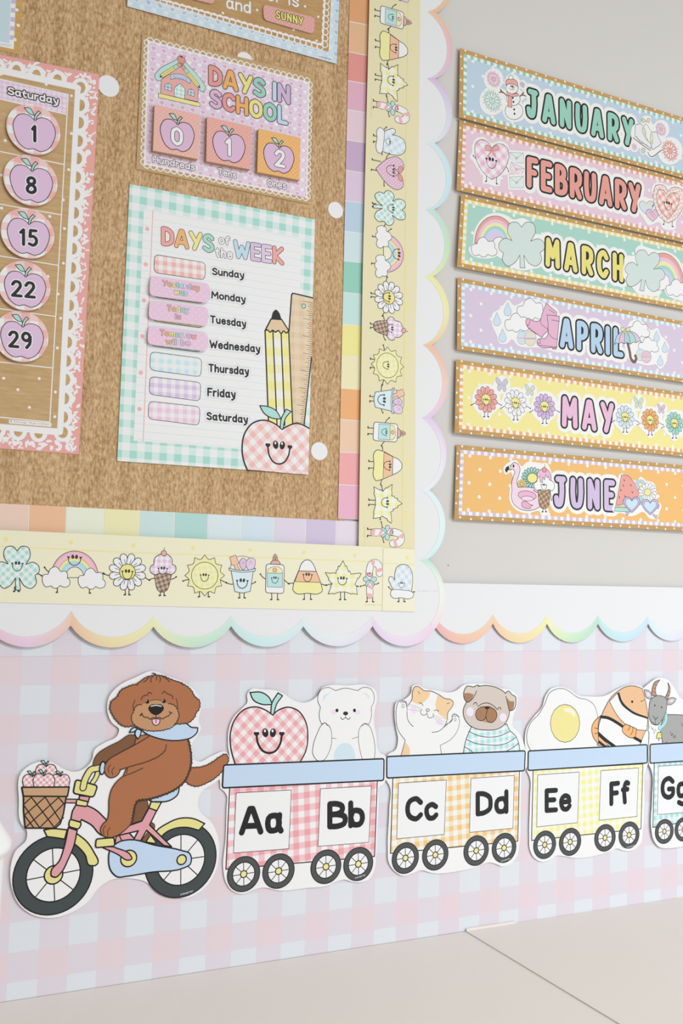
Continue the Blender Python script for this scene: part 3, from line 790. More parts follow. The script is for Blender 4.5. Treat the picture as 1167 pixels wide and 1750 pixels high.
def fn(F):
    F.f(BL, '375,545! 430,535 560,540 640,505 740,498 775,525 828,530! 825,560 790,600 700,628 600,630 500,610 420,578', 1.3)
    F.f(BL, '283,568! 310,532 350,530! 322,560', 1.2); F.f(BL, '342,538! 375,552 370,590 350,620! 328,580', 1.2)
part('scarf', A, 1.08, fn)
def fn(F):
    F.f(BR, '500,112 560,122 620,148 690,172 740,200 778,235 795,272 843,322 840,372 815,410 798,450 750,488 690,498! 600,500! 480,540 345,512! 300,515 250,520 200,490 152,430 130,372 142,320 190,280 210,240 280,200 350,178 400,140 450,120', 1.1, BI, fur=(6.5, 28))
    F.l(BI, .8, '328,310 312,360 318,400'); F.l(BI, .8, '655,295 668,350 668,385')
    for p in ('466,95 490,100 500,118 498,150', '470,118 455,140 455,168', '515,108 530,138 525,165', '440,125 420,150 395,165', '545,122 580,140 602,162', '690,172 715,190', '350,180 345,192'): F.l(BI, 1.0, p)
    F.f('#c28f62', '330,360 370,350 410,335 440,318 500,306 540,315 580,335 630,345 665,375 677,430 655,480 620,520 560,545 490,555 410,545 350,520 310,480 300,440 320,400', 0, fur=(6, 26))
    F.l(BI, 1.0, '380,345 345,352 328,372 318,400 300,440 306,480 330,512 400,545 480,555 560,546 630,520 660,482 677,430 662,380 635,348 595,338', fur=(6, 26)); F.l(BI, .7, '452,314 500,306 540,314')
    for p in ('376,305 392,278 428,266 436,248 460,258', '545,258 560,240 582,256 604,266 625,278 630,298'): F.l(BI, 1.0, p)
part('head', A, 1.2, fn)
def fn(F):
    for x, y in ((427, 322), (558, 318)): F.e('#100c0a', x, y, 2.3); F.e('#f4f4f4', x - 8, y - 6, .6)
    F.l(BI, 1.0, '495,428 495,455'); F.l(BI, 1.0, '372,435 382,418 395,440 430,448 450,460 470,448 495,455 520,446 545,458 570,445 602,428 612,405', fur=(2, 24))
    F.l(BI, .8, '598,402 626,414'); F.l(BI, .8, '366,430 386,412')
    F.f('#eebcd8', '463,462! 495,458 528,462! 520,495 495,511 470,495', .9, BI); F.l(BI, .8, '495,465 495,490')
    F.f('#100c0a', '434,372 450,350 495,342 545,350 558,372 535,410 495,429 455,412'); F.l('#f6f0ee', .9, '456,358 495,351 538,358')
part('dog_face', A, 1.32, fn)

# ------------------------------------------------------------------ letter train cars
TRAIN = 'letter train car cutouts'
def car(label, fr, sheet, outline, lid, body, panels, ging, wheels, R, words, tinyp):
    F = Fig(fr, sheet); F.f('#efeef1', outline, n=6)
    r = F.build('paper_cutout', thick=0.5, label=label, cat='cutout', group=TRAIN)
    F = Fig(fr, sheet); F.poly(ging, body, 1.1); F.build('car_body', r, lift=.12)
    for p, (s, x0, y0, x1, y1, h) in zip(panels, words):
        F = Fig(fr, sheet); F.poly('R,#efeff3,#dfe6f0,2.6,0.35', p, .6); pn = F.build('letter_panel', r, lift=.24)
        F = Fig(fr, sheet); text(F, s, x0, y0, x1, y1, h, .205, [(INK, 0)], sp=.09); F.build('lettering', pn, lift=.36)
    for i, (x, y) in enumerate(wheels):
        F = Fig(fr, sheet); wheel(F, x, y, R, R * .68, R * .2, 1.15, '#4a4e4e', 8, 3)
        if i == len(wheels) - 1 and tinyp: tiny(F, *tinyp)
        F.build('wheel', r, lift=.3)
    F = Fig(fr, sheet); F.rrect('#bdd4ec', lid, 3, 1.6); F.build('lid', r, lift=.5)
    return r
D = (370, 1150, 3.89); S1 = tilt(520, 1350, 3.2, 0.003, 0.003)
c1 = car('train car cutout with red gingham, letters Aa and Bb, apple and white bear', D, S1,
    '25,768! 35,615 78,595 76,480 80,380 110,300 165,240 205,195 205,140 228,110 300,110 400,118 450,140 510,180 580,198 640,178 680,140 700,100 745,83 860,84 1000,83 1050,108 1067,160 1055,225 1045,300 1062,420 1085,530 1122,552 1132,600 1128,700 1110,740 1080,760 1078,850 1072,1000 1060,1220 1052,1300 1015,1370 960,1392 900,1388 850,1374 790,1390 735,1415 600,1430 420,1447 300,1428 240,1445 170,1470 100,1445 62,1390 45,1310 60,1100 66,900 66,810 48,785',
    '46,612 1112,570 1110,714 38,764', '87,762 1068,716 1050,1220 62,1305', ['130,798 497,778 480,1168 112,1197', '690,770 1028,752 1012,1126 674,1153'],
    'G,#eaa0a5,#f0c0c6,#f3eef2,7.6,3', [(180, 1337), (412, 1317), (727, 1288), (942, 1270)], 20.6,
    [('Aa', 152, 1082, 442, 1068, 196), ('Bb', 735, 1041, 986, 1028, 188)], (920, 1368, 988, 1346, 9))
def fn(F):
    F.f('G,#e9a4a9,#f0c6c9,#f3eff1,6.0,45', '372,278! 330,250 270,227 190,240 120,312 91,410 95,500 125,612! 552,598! 592,520 606,420 590,320 540,250 470,228 415,245', 1.4)
    F.f('#a9dcd4', '222,130! 300,130 350,165 370,210! 300,208 245,180', 1.3); F.f('#a9dcd4', '408,133! 438,152! 400,205 378,280! 360,272! 368,200', 1.3)
    face(F, 349, 402, 84, 2.3)
part('apple_figure', D, .3, fn, c1, S1)
def fn(F):
    WH = '#f1f1f4'
    F.f(WH, '700,345! 1005,345! 1000,590! 700,590!')
    F.f(WH, '790,118! 850,102 938,118! 970,98 1022,105 1048,160 1040,205 1027,228! 1028,290 1005,348 940,380 780,380 700,342 682,285 690,228! 674,190 676,145 700,108 745,97', .55)
    F.f(WH, '705,350! 1002,350! 990,420! 740,420!')
    F.f('#cbdfe9', '775,590! 790,510 830,470 880,470 915,520 922,590!')
    F.f('#cbdfea', '706,192! 712,152 762,128! 735,150'); F.f('#cbdfea', '964,130! 1005,142 1016,186! 995,150')
    F.ef('#e8dae8', 778, 260, 20, 16); F.ef('#e8dae8', 938, 260, 20, 16)
    for x in (800, 916): F.ef('#15110f', x, 249, 10, 12)
    F.ef('#2a1712', 857, 269, 17, 13); F.l(INK, .6, '857,280 857,297'); F.l(INK, .75, '823,295 836,309 857,297 876,309 890,295')
    F.f(WH, '722,330! 752,360 765,440 745,530 710,580 672,582 642,545 645,470 670,400 700,345', .55)
    F.f(WH, '978,338 1010,350 1040,420 1053,510 1045,590! 972,590! 950,500 942,420 950,370', .55)
    F.l(INK, .6, '700,338 722,332 735,348 748,352 752,365'); F.l(INK, .6, '1005,340 985,336 972,350 962,352')
    F.l(INK, .5, '764,432 795,437'); F.l(INK, .5, '943,424 900,437')
part('bear_figure', D, .3, fn, c1, S1)

G_ = (650, 1150, 4.3222); S2 = tilt(780, 1340, 3.2, -0.002, 0.003)
c2 = car('train car cutout with orange gingham, letters Cc and Dd, white cat and pug', G_, S2,
    '40,790! 35,640 60,600 110,570 130,500 115,400 105,300 120,215 180,195 225,150 240,95 270,88 330,115 420,130 500,145 560,130 610,92 720,78 800,84 900,115 960,125 1010,170 1005,250 980,330 975,390 1030,450 1065,540 1078,600 1072,710 1045,735 1040,800 1035,1000 1025,1270 1005,1360 960,1410 900,1430 850,1410 800,1400 750,1415 690,1440 600,1460 380,1478 300,1458 240,1480 170,1500 100,1460 62,1400 55,1300 66,1000 66,830',
    '46,618 1068,575 1062,722 46,776', '92,770 1026,725 1014,1242 74,1332', ['133,814 486,791 470,1193 120,1225', '668,779 988,757 978,1147 657,1178'],
    'G,#f0c07e,#f6dcb6,#f3f0ef,6.6,3', [(184, 1367), (405, 1344), (707, 1312), (913, 1292)], 19.6,
    [('Cc', 184, 1102, 422, 1092, 192), ('Dd', 702, 1061, 948, 1040, 186)], (890, 1396, 955, 1374, 9))
def fn(F):
    WH = '#f1f1f5'
    F.f(WH, '183,498! 130,420 115,330 120,250 135,212 160,205 188,215 195,255 205,330 300,400 400,430 480,385 530,345 528,318 545,302 570,315 582,350 570,420 520,490 440,535! 452,620! 150,620!', .55)
    F.f('#f0c998', '183,512! 210,545 215,600 205,620! 150,620!')
    F.l(INK, .55, '183,498 150,618'); F.l(INK, .55, '440,535 450,600')
    F.f(WH, '205,225! 300,150 400,180 495,300 480,380 440,425 380,440 300,430 240,395 200,330 195,270')
    F.f('#f0c998', '250,105! 270,100 318,128! 368,136! 360,170 325,212 290,232 230,210! 235,150'); F.f('#f0c998', '427,165! 480,192! 520,196 538,215 530,250 495,292! 493,345! 420,290 405,230')
    F.l(INK, .7, '195,290 200,340 215,370 242,396'); F.l(INK, .7, '205,240 232,195 238,130 255,102 275,100 300,115 320,130 370,134 430,160 480,190 515,195 538,218 528,250 498,292 492,345 470,395 430,430 380,439')
    F.ef('#ead9ec', 245, 275, 24, 28); F.ef('#ead9ec', 435, 365, 28, 24)
    F.l(INK, .7, '285,218 305,228 315,243'); F.l(INK, .7, '395,278 415,274 430,284'); F.l(INK, .6, '278,138 290,155'); F.l(INK, .6, '490,226 508,222')
    F.ef('#ecd6c8', 348, 274, 13, 10, .6); F.l(INK, .6, '346,284 342,302'); F.l(INK, .65, '308,268 295,285 305,308 325,312 342,302 350,325 372,332 390,318 388,300')
    for p in ('195,228 245,238 300,262', '195,245 250,250 300,270', '200,270 300,280', '388,310 440,330 505,345', '390,320 450,350 500,375', '388,325 440,370 490,400'): F.l('#a89aa8', .35, p)
    F.ef(WH, 166, 245, 10, 12, .5); F.ef(WH, 551, 345, 8, 10, .5); F.l(INK, .5, '145,212 152,220 160,206 168,222 176,206 182,220 192,214'); F.l(INK, .5, '530,318 540,325 545,305 555,322 562,308 568,322 580,320')
    F.l(INK, .5, '185,215 195,260 196,290'); F.l(INK, .5, '532,340 510,365 470,400')
part('cat_figure', G_, .3, fn, c2, S2)
def fn(F):
    F.f('G,#a9dad9,#cfe8ea,#f2f4f6,5.0,4', '670,400! 935,378! 945,410 1000,470 1020,520 1030,600! 610,600! 630,500', .8)
    for p in ('652,432 720,462 800,475 880,465 955,432', '636,492 700,520 800,532 880,532 940,515 1000,475', '622,548 655,565 685,590', '1020,518 980,550 930,578'): F.l(INK, .8, p)
    F.f('#cfc2b8', '725,98! 780,93 860,110 905,135 922,150 945,230 952,290 935,350 900,395 850,418 780,422 700,410 645,375 615,320 612,270 635,215 660,150 700,105', .9)
    F.f('#d3c6ba', '620,170! 620,120 640,98 680,100 722,90! 710,135! 680,165 655,150 630,155'); F.f('#a87853', '620,150! 650,148 690,160! 665,205 635,215 620,190!')
    F.l(INK, .9, '710,132 680,190 640,216 620,190 616,140 640,98 690,103 720,90 730,98')
    F.f('#d3c6ba', '922,150! 945,135 970,160 998,180 990,215! 950,200 930,180'); F.f('#a87853', '932,185! 950,205 990,212! 975,270 955,278 942,240')
    F.l(INK, .9, '920,152 945,134 970,160 998,178 1000,205 980,272 955,278 940,235 926,172')
    F.ef('#e8dcee', 662, 287, 27, 34); F.ef('#e8dcee', 905, 328, 26, 32)
    F.f('#b88d63', '705,330 800,240 855,340 790,368 740,350')
    F.f('#a5754f', '782,252 815,255 850,280 860,310 848,345 820,367 790,355 778,320', .9); F.f('#a5754f', '782,252 745,252 712,275 702,310 715,342 745,353 770,340 780,310', .9)
    F.l(INK, .9, '718,248 750,228 790,222 830,240 862,270'); F.f('#100e0e', '768,256 785,246 806,256 788,270'); F.l(INK, .8, '787,270 782,300')
    F.l(INK, .9, '686,234 695,219 707,220 713,238'); F.l(INK, .9, '865,270 875,255 885,258 888,272')
    for x, y in ((738, 290), (754, 300), (735, 320), (804, 318), (826, 305), (824, 332)): F.e('#6e4a30', x, y, .5)
part('pug_figure', G_, .3, fn, c2, S2)

I_ = (890, 1150, 4.213); S3 = tilt(1000, 1340, 3.0, 0.0, 0.003)
c3 = car('train car cutout with yellow gingham, letters Ee and Ff, fried egg and clownfish', I_, S3,
    '44,705! 38,580 28,480 40,400 90,320 150,250 180,160 215,115 290,100 350,118 410,160 500,170 600,165 680,125 750,92 820,85 880,105 920,170 935,330 920,470 925,600 915,655 900,690 890,900 880,1122 860,1230 800,1278 740,1280 690,1265 640,1285 560,1310 380,1332 300,1318 260,1315 210,1345 150,1360 95,1330 65,1270 60,1180 66,900 64,750',
    '53,562 908,516 908,648 50,702', '88,700 878,655 864,1122 77,1206', ['121,734 420,714 407,1078 113,1109', '575,704 846,684 834,1033 563,1061'],
    'G,#eee692,#f3eec6,#f2f2f0,5.9,3', [(171, 1237), (354, 1216), (605, 1187), (778, 1167)], 18.9,
    [('Ee', 170, 1009, 364, 996, 178), ('Ff', 636, 961, 780, 943, 178)], (762, 1262, 820, 1244, 8))
def fn(F):
    F.f('#f2f2f6', '75,570! 45,500 44,430 70,360 130,295 175,215 205,145 250,118 310,115 350,135 410,178 480,195 525,230 547,290 550,400! 560,560!', .6)
    F.ef('#e9df8c', 317, 363, 106, 137, .7); F.f('#f6f3d4', '308,262 330,253 370,265 390,300 385,315 360,290 320,278')
part('egg_figure', I_, .3, fn, c3, S3)
def fn(F):
    OR, DO = '#e9b888', '#f2b06c'
    F.clip('500,60 872,60 915,330 900,560 500,560')
    F.f(OR, '548,520! 556,400 575,320 610,240 650,175 700,130 760,98 820,95 880,120 940,250 930,330 890,430 850,530!', .8)
    F.f('#f2f2f6', '693,145! 720,220 790,280 912,330! 905,415! 800,400 720,340 670,270 637,205!', .8); F.f('#101012', '693,145! 720,215 790,285 912,332! 912,318! 800,272 730,205 706,138!')
    F.f('#f2f2f6', '575,325! 620,320 680,350 740,390 800,450 860,495! 850,530! 640,530! 555,450! 560,380!', .6)
    F.l('#101012', 3.8, '575,316 620,322 690,358 755,405 810,462 862,492'); F.l('#101012', 4.2, '553,432 600,475 680,535'); F.l('#101012', 3.2, '553,490 580,510 610,535')
    F.f(DO, '575,310! 540,335 512,380 510,430 530,480 558,510! 555,420 558,350', .9); F.l(INK, .8, '530,395 552,402'); F.l(INK, .8, '530,438 552,432')
    F.f(DO, '755,368! 735,385 728,415 750,445 800,468 822,460! 832,402!', .9); F.l(INK, .8, '785,375 782,395 768,412'); F.l(INK, .8, '805,392 802,425 788,445')
    F.ef('#141414', 800, 207, 8, 10); F.l('#3a2a20', .8, '860,203 875,202 888,190')
part('clownfish_figure', I_, .4, fn, c3, S3)
S4 = tilt(1167, 1340, 4.4, 0.0, 0.002)
c4 = car('train car cutout with teal gingham, letters Gg and a grey goat, cut by the frame', I_, S4,
    '922,660! 918,560 925,470 920,340 900,200 876,115! 930,70 980,38 1050,45 1100,100 1150,180 1230,230 1330,200 1430,210 1500,300 1560,400 1596,450 1604,520 1600,600 1575,640 1572,900 1585,1040 1560,1120 1500,1170 1440,1160 1400,1185 1300,1230 1230,1215 1190,1240 1110,1258 1060,1262 1000,1255 955,1200 940,1130 945,900 940,700',
    '929,514 1580,478 1580,606 929,650', '960,648 1562,606 1562,1010 950,1112', ['990,672 1222,658 1218,1000 982,1020', '1335,652 1540,640 1536,972 1330,990'],
    'G,#a4d8d4,#cbe6e6,#f1f3f4,5.4,3', [(1032, 1141), (1172, 1125), (1400, 1100), (1522, 1086)], 17.6,
    [('Gg', 1006, 919, 1200, 906, 176), ('Hh', 1352, 900, 1515, 886, 166)], None)
def fn(F):
    GY = '#a2a3a1'
    F.f(GY, '1030,300! 1100,300 1200,305! 1200,560! 1028,560! 1010,450 1000,400!', .8)
    F.f('#f0eff2', '935,365! 920,420 950,432 965,445 980,410 990,380!'); F.l(INK, .5, '935,385 945,408 948,395 960,435 966,405 974,415', smooth=False)
    for p in ('1075,420 1082,452 1090,435 1100,470 1108,448 1115,468', '1155,360 1165,385 1172,375', '1040,520 1048,495 1055,520'): F.l(INK, .6, p, smooth=False)
    F.l('#5b9a9c', 5.0, '998,400 1030,370 1046,330 1040,295'); F.l('#a6dcdc', 3.8, '998,400 1030,370 1046,330 1040,295'); F.l('#a6dcdc', 3, '998,365 1000,410')
    F.f('#e8dc74', '985,428! 1008,428! 1013,470! 975,470! 978,450', .7); F.ef(INK, 992, 482, 4, 6)
    F.f('#b98f74', '940,160! 945,110 965,65 1000,50! 975,90 968,130 978,168!', .8); F.f('#b98f74', '1030,190! 1055,140 1062,110 1057,70! 1072,100 1070,150 1050,198!', .8)
    for p in ('943,135 968,140', '948,108 972,115', '958,82 980,90', '1045,160 1068,165', '1055,130 1072,135'): F.l(INK, .45, p)
    F.f('#b4b4b4', '886,120! 920,128 940,155 938,188! 905,180 890,150', .7); F.f('#e8d3de', '900,138! 922,142 932,172! 910,168')
    F.f('#b4b4b4', '1048,200! 1070,182 1100,178 1117,188! 1100,215 1070,230 1050,225!', .7); F.f('#e8d3de', '1062,205! 1085,190 1102,192! 1085,212')
    F.f(GY, '965,168 1010,165 1045,185 1050,225 1040,290 1010,345 980,375 950,370 925,330 922,250 935,190', .8)
    F.ef(INK, 963, 234, 5, 6); F.ef(INK, 1012, 248, 5, 6)
    F.l(INK, .9, '952,310 968,335 985,318', smooth=False); F.l(INK, .6, '967,335 965,370'); F.l(INK, .6, '940,352 965,372 990,372')
part('goat_figure', I_, .3, fn, c4, S4)
# ------------------------------------------------------------------ posters on the kraft board
KP = 'K,#cfae7c,#ba9664,120,0.3,2.2'
def lace(F, a, b, n, r, w, col='#f1efeb', hole=None, skip=0):
    """row of little rings from frame point a to b; radii in mm"""
    A, B = F.m(*a), F.m(*b)
    for k in range(n):
        t = (k + .5) / n; c = (A[0] + (B[0] - A[0]) * t, A[1] + (B[1] - A[1]) * t); K = 14
        q = [(c[0] + r * math.cos(2 * math.pi * j / K), c[1] + r * math.sin(2 * math.pi * j / K)) for j in range(K)]
        if hole: F.raw(q, hole)
        F.stroke(q, w, col, True)
CO, OR_, YE, TE, BU, LI, PI_ = '#eea49a', '#f1b06a', '#eee387', '#9fd8c8', '#bcdaf0', '#d3bede', '#e9bcd6'
WH = '#f2f2f2'
def sub(name, fr, sheet, parent, lift, fn, **k):
    F = Fig(fr, sheet); fn(F); return F.build(name, parent, lift=lift, **k)

# white felt dots stuck to the kraft board
for px, py, r, lab in ((185.5, 147, 12.6, 'white felt fastener dot at the top right corner of the calendar'), (418.5, 103.5, 10.8, 'white felt fastener dot half hidden behind the days-in-school poster'),
                       (573.5, 359, 10.6, 'white felt fastener dot by the top right corner of the weekday poster'), (545.5, 771, 11.4, 'white felt fastener dot by the bottom right corner of the weekday poster')):
    F = Fig((0, 0, 1), Sheet(2.3)); F.push(px, py, 10); F.loc = (F.loc[0], F.loc[1], r)
    F.f('#e9e8ec', '1,0 .7,.72 0,1 -.7,.7 -1,0 -.72,-.7 0,-1 .7,-.7', fur=(.05, .16)); F.build('felt_dot', thick=.6, label=lab, cat='fastener dot', group='white felt fastener dots')

# --- monthly calendar, cut by the left edge
T = (0, 90, 5.0); T2 = (0, 430, 4.861); SCAL = tilt(130, 450, 3.0, 0.0, 0.002)
F = Fig((0, 0, 1), SCAL); F.poly('#e9a39c', '170,127 134.7,776.6 0,766.5 -80,760 -80,76 0,93')
cal = F.build('calendar_chart', thick=.4, label='coral speckled calendar chart with a Saturday column of apple numbers', cat='calendar')
def fn(F):
    F.clip('-80,76 0,93 170,127 134.7,776.6 0,766.5 -80,760'); rnd = random.Random(5)
    def band(n, P):
        for _ in range(n):
            x, y = P(rnd.random(), rnd.random()); a = rnd.random() * 6.3; l = rnd.uniform(1.5, 4.5); b = a + rnd.uniform(-1.1, 1.1)
            F.l(WH, rnd.uniform(1.3, 2.7), '%.1f,%.1f %.1f,%.1f %.1f,%.1f' % (x, y, x + l * math.cos(a), y + l * math.sin(a), x + l * math.cos(a) + l * .8 * math.cos(b), y + l * math.sin(a) + l * .8 * math.sin(b)), n=2)
    band(300, lambda a, b: (168 - 36.5 * b * .97 - 4 - a * 26 * (1 - .2 * b), 134 + b * 632))
    band(70, lambda a, b: (-30 + b * 190, 92 + b * 39 + a * 20)); band(80, lambda a, b: (-30 + b * 158, 744 + b * 12 + a * 16))
sub('speckles', (0, 0, 1), SCAL, cal, .12, fn, kind='stuff')
def fn(F):
    ys = [180, 210, 241, 271, 303, 333, 364, 395, 425, 458, 490, 522, 554, 585, 617, 649, 681, 713]
    cs = [(138.5 - (y - 180) * 30 / 558 - 1, y) for y in ys] + [(-6, 115), (28, 121), (62, 129), (98, 137), (-5, 733.5), (31, 736.5), (66, 739.5)]
    big = [(137, 150), (107, 739)]
    for x, y in cs + big: F.ef(WH, x, y, 15.3, 16.5, k=22)
    for x, y in cs: F.ef(KP, x, y, 7.6, 10, k=16)
    for x, y in big: F.ef(KP, x, y, 9, 10, k=16)
    F.f(WH, '-80,97! 0,114! 132,144! 138,149 137,160! 108,735! 106,742 98,744! 0,734.5! -80,730!')
sub('lace_frame', (0, 0, 1), SCAL, cal, .24, fn)
def fn(F):
    F.poly(KP, '-80,108 0,126.4 128,153.6 97.7,732 0,724.3 -80,718')
    F.poly('G,#ddc2dd,#e4cfe3,#ebdde9,3.0,3', '-80,118 0,135.5 116.4,161.6 112,196 0,170 -80,152')
    for a in ('-80,118 0,135.5 116.4,161.8 85,721.5 0,713 -80,706', '-80,152 0,169.5 113,195.8', '-80,242 0,259 108,281', '-80,335 0,349 103,367', '-80,425 0,437.4 99.8,453.6', '-80,518 0,527.6 94.6,541', '-80,610 0,618.7 90,629'):
        F.l(WH, 1.0, a, smooth=False)
    for L, fr in (('45,752 610,370 395,272 610,692 587,1000 13,1048 540,1258 13,1328 425,1400 550,1503 8,185', T), ('527,97 398,208 482,353 323,463 504,553 476,801 30,1052 325,1055 148,1147 460,1167 244,1294 455,1372', T2)):
        F.fr = fr
        for x, y, c in parse(L): F.e(WH, x, y, 1.65)
    F.fr = T2; F.rrect(WH, '75,1396 428,1424 425,1456 72,1426', 1, 0); text(F, '\u00a9 Schoolgirl Style AYIP007', 84, 1418, 412, 1446, 16, .12, [('#6c6c70', 0)])
    F.fr = T; text(F, 'Saturday', 66, 358, 500, 446, 66, .17, [('#2b2527', 2.6), (WH, .2)])
sub('calendar_grid', (0, 0, 1), SCAL, cal, .36, fn)
ALAV = '#dcbcda'
for n, fr, cx, cy, rv, (nx0, ny0, nx1, ny1, nh) in (('1', T, 287, 655, 212, (266, 765, 314, 768, 148)), ('8', T, 262, 1090, 214, (222, 1206, 312, 1212, 152)), ('15', T, 237, 1543, 213, (165, 1648, 322, 1662, 150)),
                                         ('22', T2, 203, 283, 204, (92, 376, 294, 394, 144)), ('29', T2, 178, 703, 212, (68, 798, 264, 816, 146))):
    sh = tilt(fr[0] + cx / fr[2], fr[1] + cy / fr[2], 6.0, 0.0, -0.07)
    F = Fig(fr, sh); F.push(cx, cy, rv); F.e('G,#eeb1ac,#f1cac7,#f0ecec,9.2,2', 0, 0, F.loc[2], k=56)
    r = F.build('number_disc', thick=1.2, edge='#e9cfca', label={'1': 'topmost', '8': 'second from top', '15': 'middle', '22': 'second lowest', '29': 'lowest'}[n] + ' round pink gingham calendar disc, its apple numbered ' + n, cat='calendar disc', group='apple number discs on the calendar')
    F = Fig(fr, sh); F.push(cx, cy, rv); apple(F, .03, .12, .78, ALAV, .7, '#a9dcd3'); F.build('apple', r, lift=.12)
    F = Fig(fr, sh); text(F, n, nx0, ny0, nx1, ny1, nh, .16, [('#f2eef2', 2.6), (INK, .3)]); F.build('number', r, lift=.24)

# --- corner of another chart, top left
S9 = (0, 0, 9.725); ST = Sheet(2.2)
F = Fig((0, 0, 1), ST); F.poly('K,#d4ab62,#c4994e,90,0.4,2', '39.5,-40 34.4,93 0,86 -70,72 -70,-60'); o = F.build('chart_corner', thick=.3, label='kraft chart corner with lilac striped edge at the top left of the frame', cat='chart')
def fn(F):
    F.poly(WH, '275,-300 228,820 0,772 -600,650 -600,-300'); F.poly('#c1d8e0', '190,-300 152,745 0,712 -600,590 -600,-300')
    for y in (-150, 0, 147, 300, 450, 600):
        t = y / 820; F.poly('#c9b8da', '%g,%g %g,%g %g,%g %g,%g' % (187 - 32 * t, y - 16, 268 - 40 * t, y - 8, 266 - 40 * t, y + 68, 185 - 32 * t, y + 58))
    F.poly(WH, '152,725 0,690 0,772 228,820 232,735')
    for x, y in ((280, 165), (303, 422), (248, 660)): F.e(WH, x, y, 1.9)
    text(F, 'AYIP007', -60, 742, 186, 782, 34, .12, [('#7a8890', 0)])
sub('printed_panel', S9, ST, o, .12, fn)

# --- weather poster, cut by the top edge
RW = (200, 0, 2.9175); SW = tilt(575, 109, 3.6, 0, 0)
F = Fig((0, 0, 1), SW); F.poly('H,#c6dae6,#d8e5ec,#a8c4e2,#dbe8ee,7.3', '220,-60 582,-60 579.8,0 575.3,109 217.3,10.5 218,0')
wp = F.build('weather_poster', thick=.4, label='blue heart bordered poster with kraft centre reading and, is, cut by the top edge', cat='poster')
def fn(F):
    F.poly('K,#c8a26b,#b48b52,120,0.3,2.2', '150,-170 1075,-170 1068,0 1056,262 165,-3', .8, WH)
    lace(F, (215, 8), (1026, 236), 27, 4.3, 1.3); lace(F, (1034, 236), (1050, -170), 13, 4.3, 1.3)
    F.l(WH, 1.9, '175,-15 1024,226 1036,0 1045,-170', smooth=False)
    text(F, 'and', 545, 42, 668, 70, 62, .13, [('#8b8070', 1.0), (WH, .3)])
    text(F, 'Weather is', 470, -64, 905, 38, 60, .13, [('#8b8070', 1.0), (WH, .3)])
    for x, y in ((528, 65), (698, 50), (937, 32), (1003, 84), (995, 203), (880, 148)): F.e(WH, x, y, 1.6)
    text(F, '\u00a9 Schoolgirl Style', 1008, 284, 1068, 300, 7, .14, [('#7a8890', 0)])
sub('printed_panel', RW, SW, wp, .12, fn)
SC1 = tilt(490, 32, 6.0, 0, -.05)
F = Fig(RW, SC1); F.rrect('D,#e2a39b,#f1e2dc,6.5,.5', '729,22 987,88 981,168 732,96', 5.5); r = F.build('word_card', thick=1.6, edge='#ead2cb', label='coral rounded card reading SUNNY in yellow capitals', cat='word card')
sub('word', RW, SC1, r, .12, lambda F: text(F, 'SUNNY', 792, 92, 928, 128, 42, .17, [('#3b2f22', 1.5), ('#efe56e', 0)]))
F = Fig(RW, SC1); F.rrect('D,#e2a39b,#f1e2dc,6.5,.5', '250,-110 490,-50 484,20 245,-40', 5.5); F.build('word_card', thick=1.6, edge='#ead2cb', label='coral rounded card cut by the top edge, left of the word and', cat='word card')

# --- days in school poster
P3 = (230, 50, 6.8647); P4 = (340, 80, 5.835); P5 = (225, 170, 3.647); SS = tilt(385, 200, 2.9, 0, 0)
F = Fig((0, 0, 1), SS); F.poly(KP, '243,58 537.5,128 528.3,349 232.6,289'); ds = F.build('school_poster', thick=.5, edge='#c9a46e', label='lilac heart check poster titled DAYS IN SCHOOL on kraft card', cat='poster')
def fn(F):
    lace(F, (251, 68), (530, 138.8), 26, 3.6, 1.25); lace(F, (245, 281.5), (527, 339.5), 26, 3.6, 1.25)
    lace(F, (251.6, 67), (245.2, 283), 18, 3.6, 1.25); lace(F, (529.4, 139), (525.3, 341), 18, 3.6, 1.25)
    F.poly('H,#dfc6dc,#ece0ea,#dcaecb,#f3eef2,6.4', '253.3,70.4 527.7,141.7 523.9,337.3 246.9,279.7', 1.5, WH)
    F.fr = P5; text(F, '\u00a9 Schoolgirl Style', 1000, 598, 1078, 612, 9, .14, [('#7a7a80', 0)])
sub('heart_panel', (0, 0, 1), SS, ds, .12, fn)
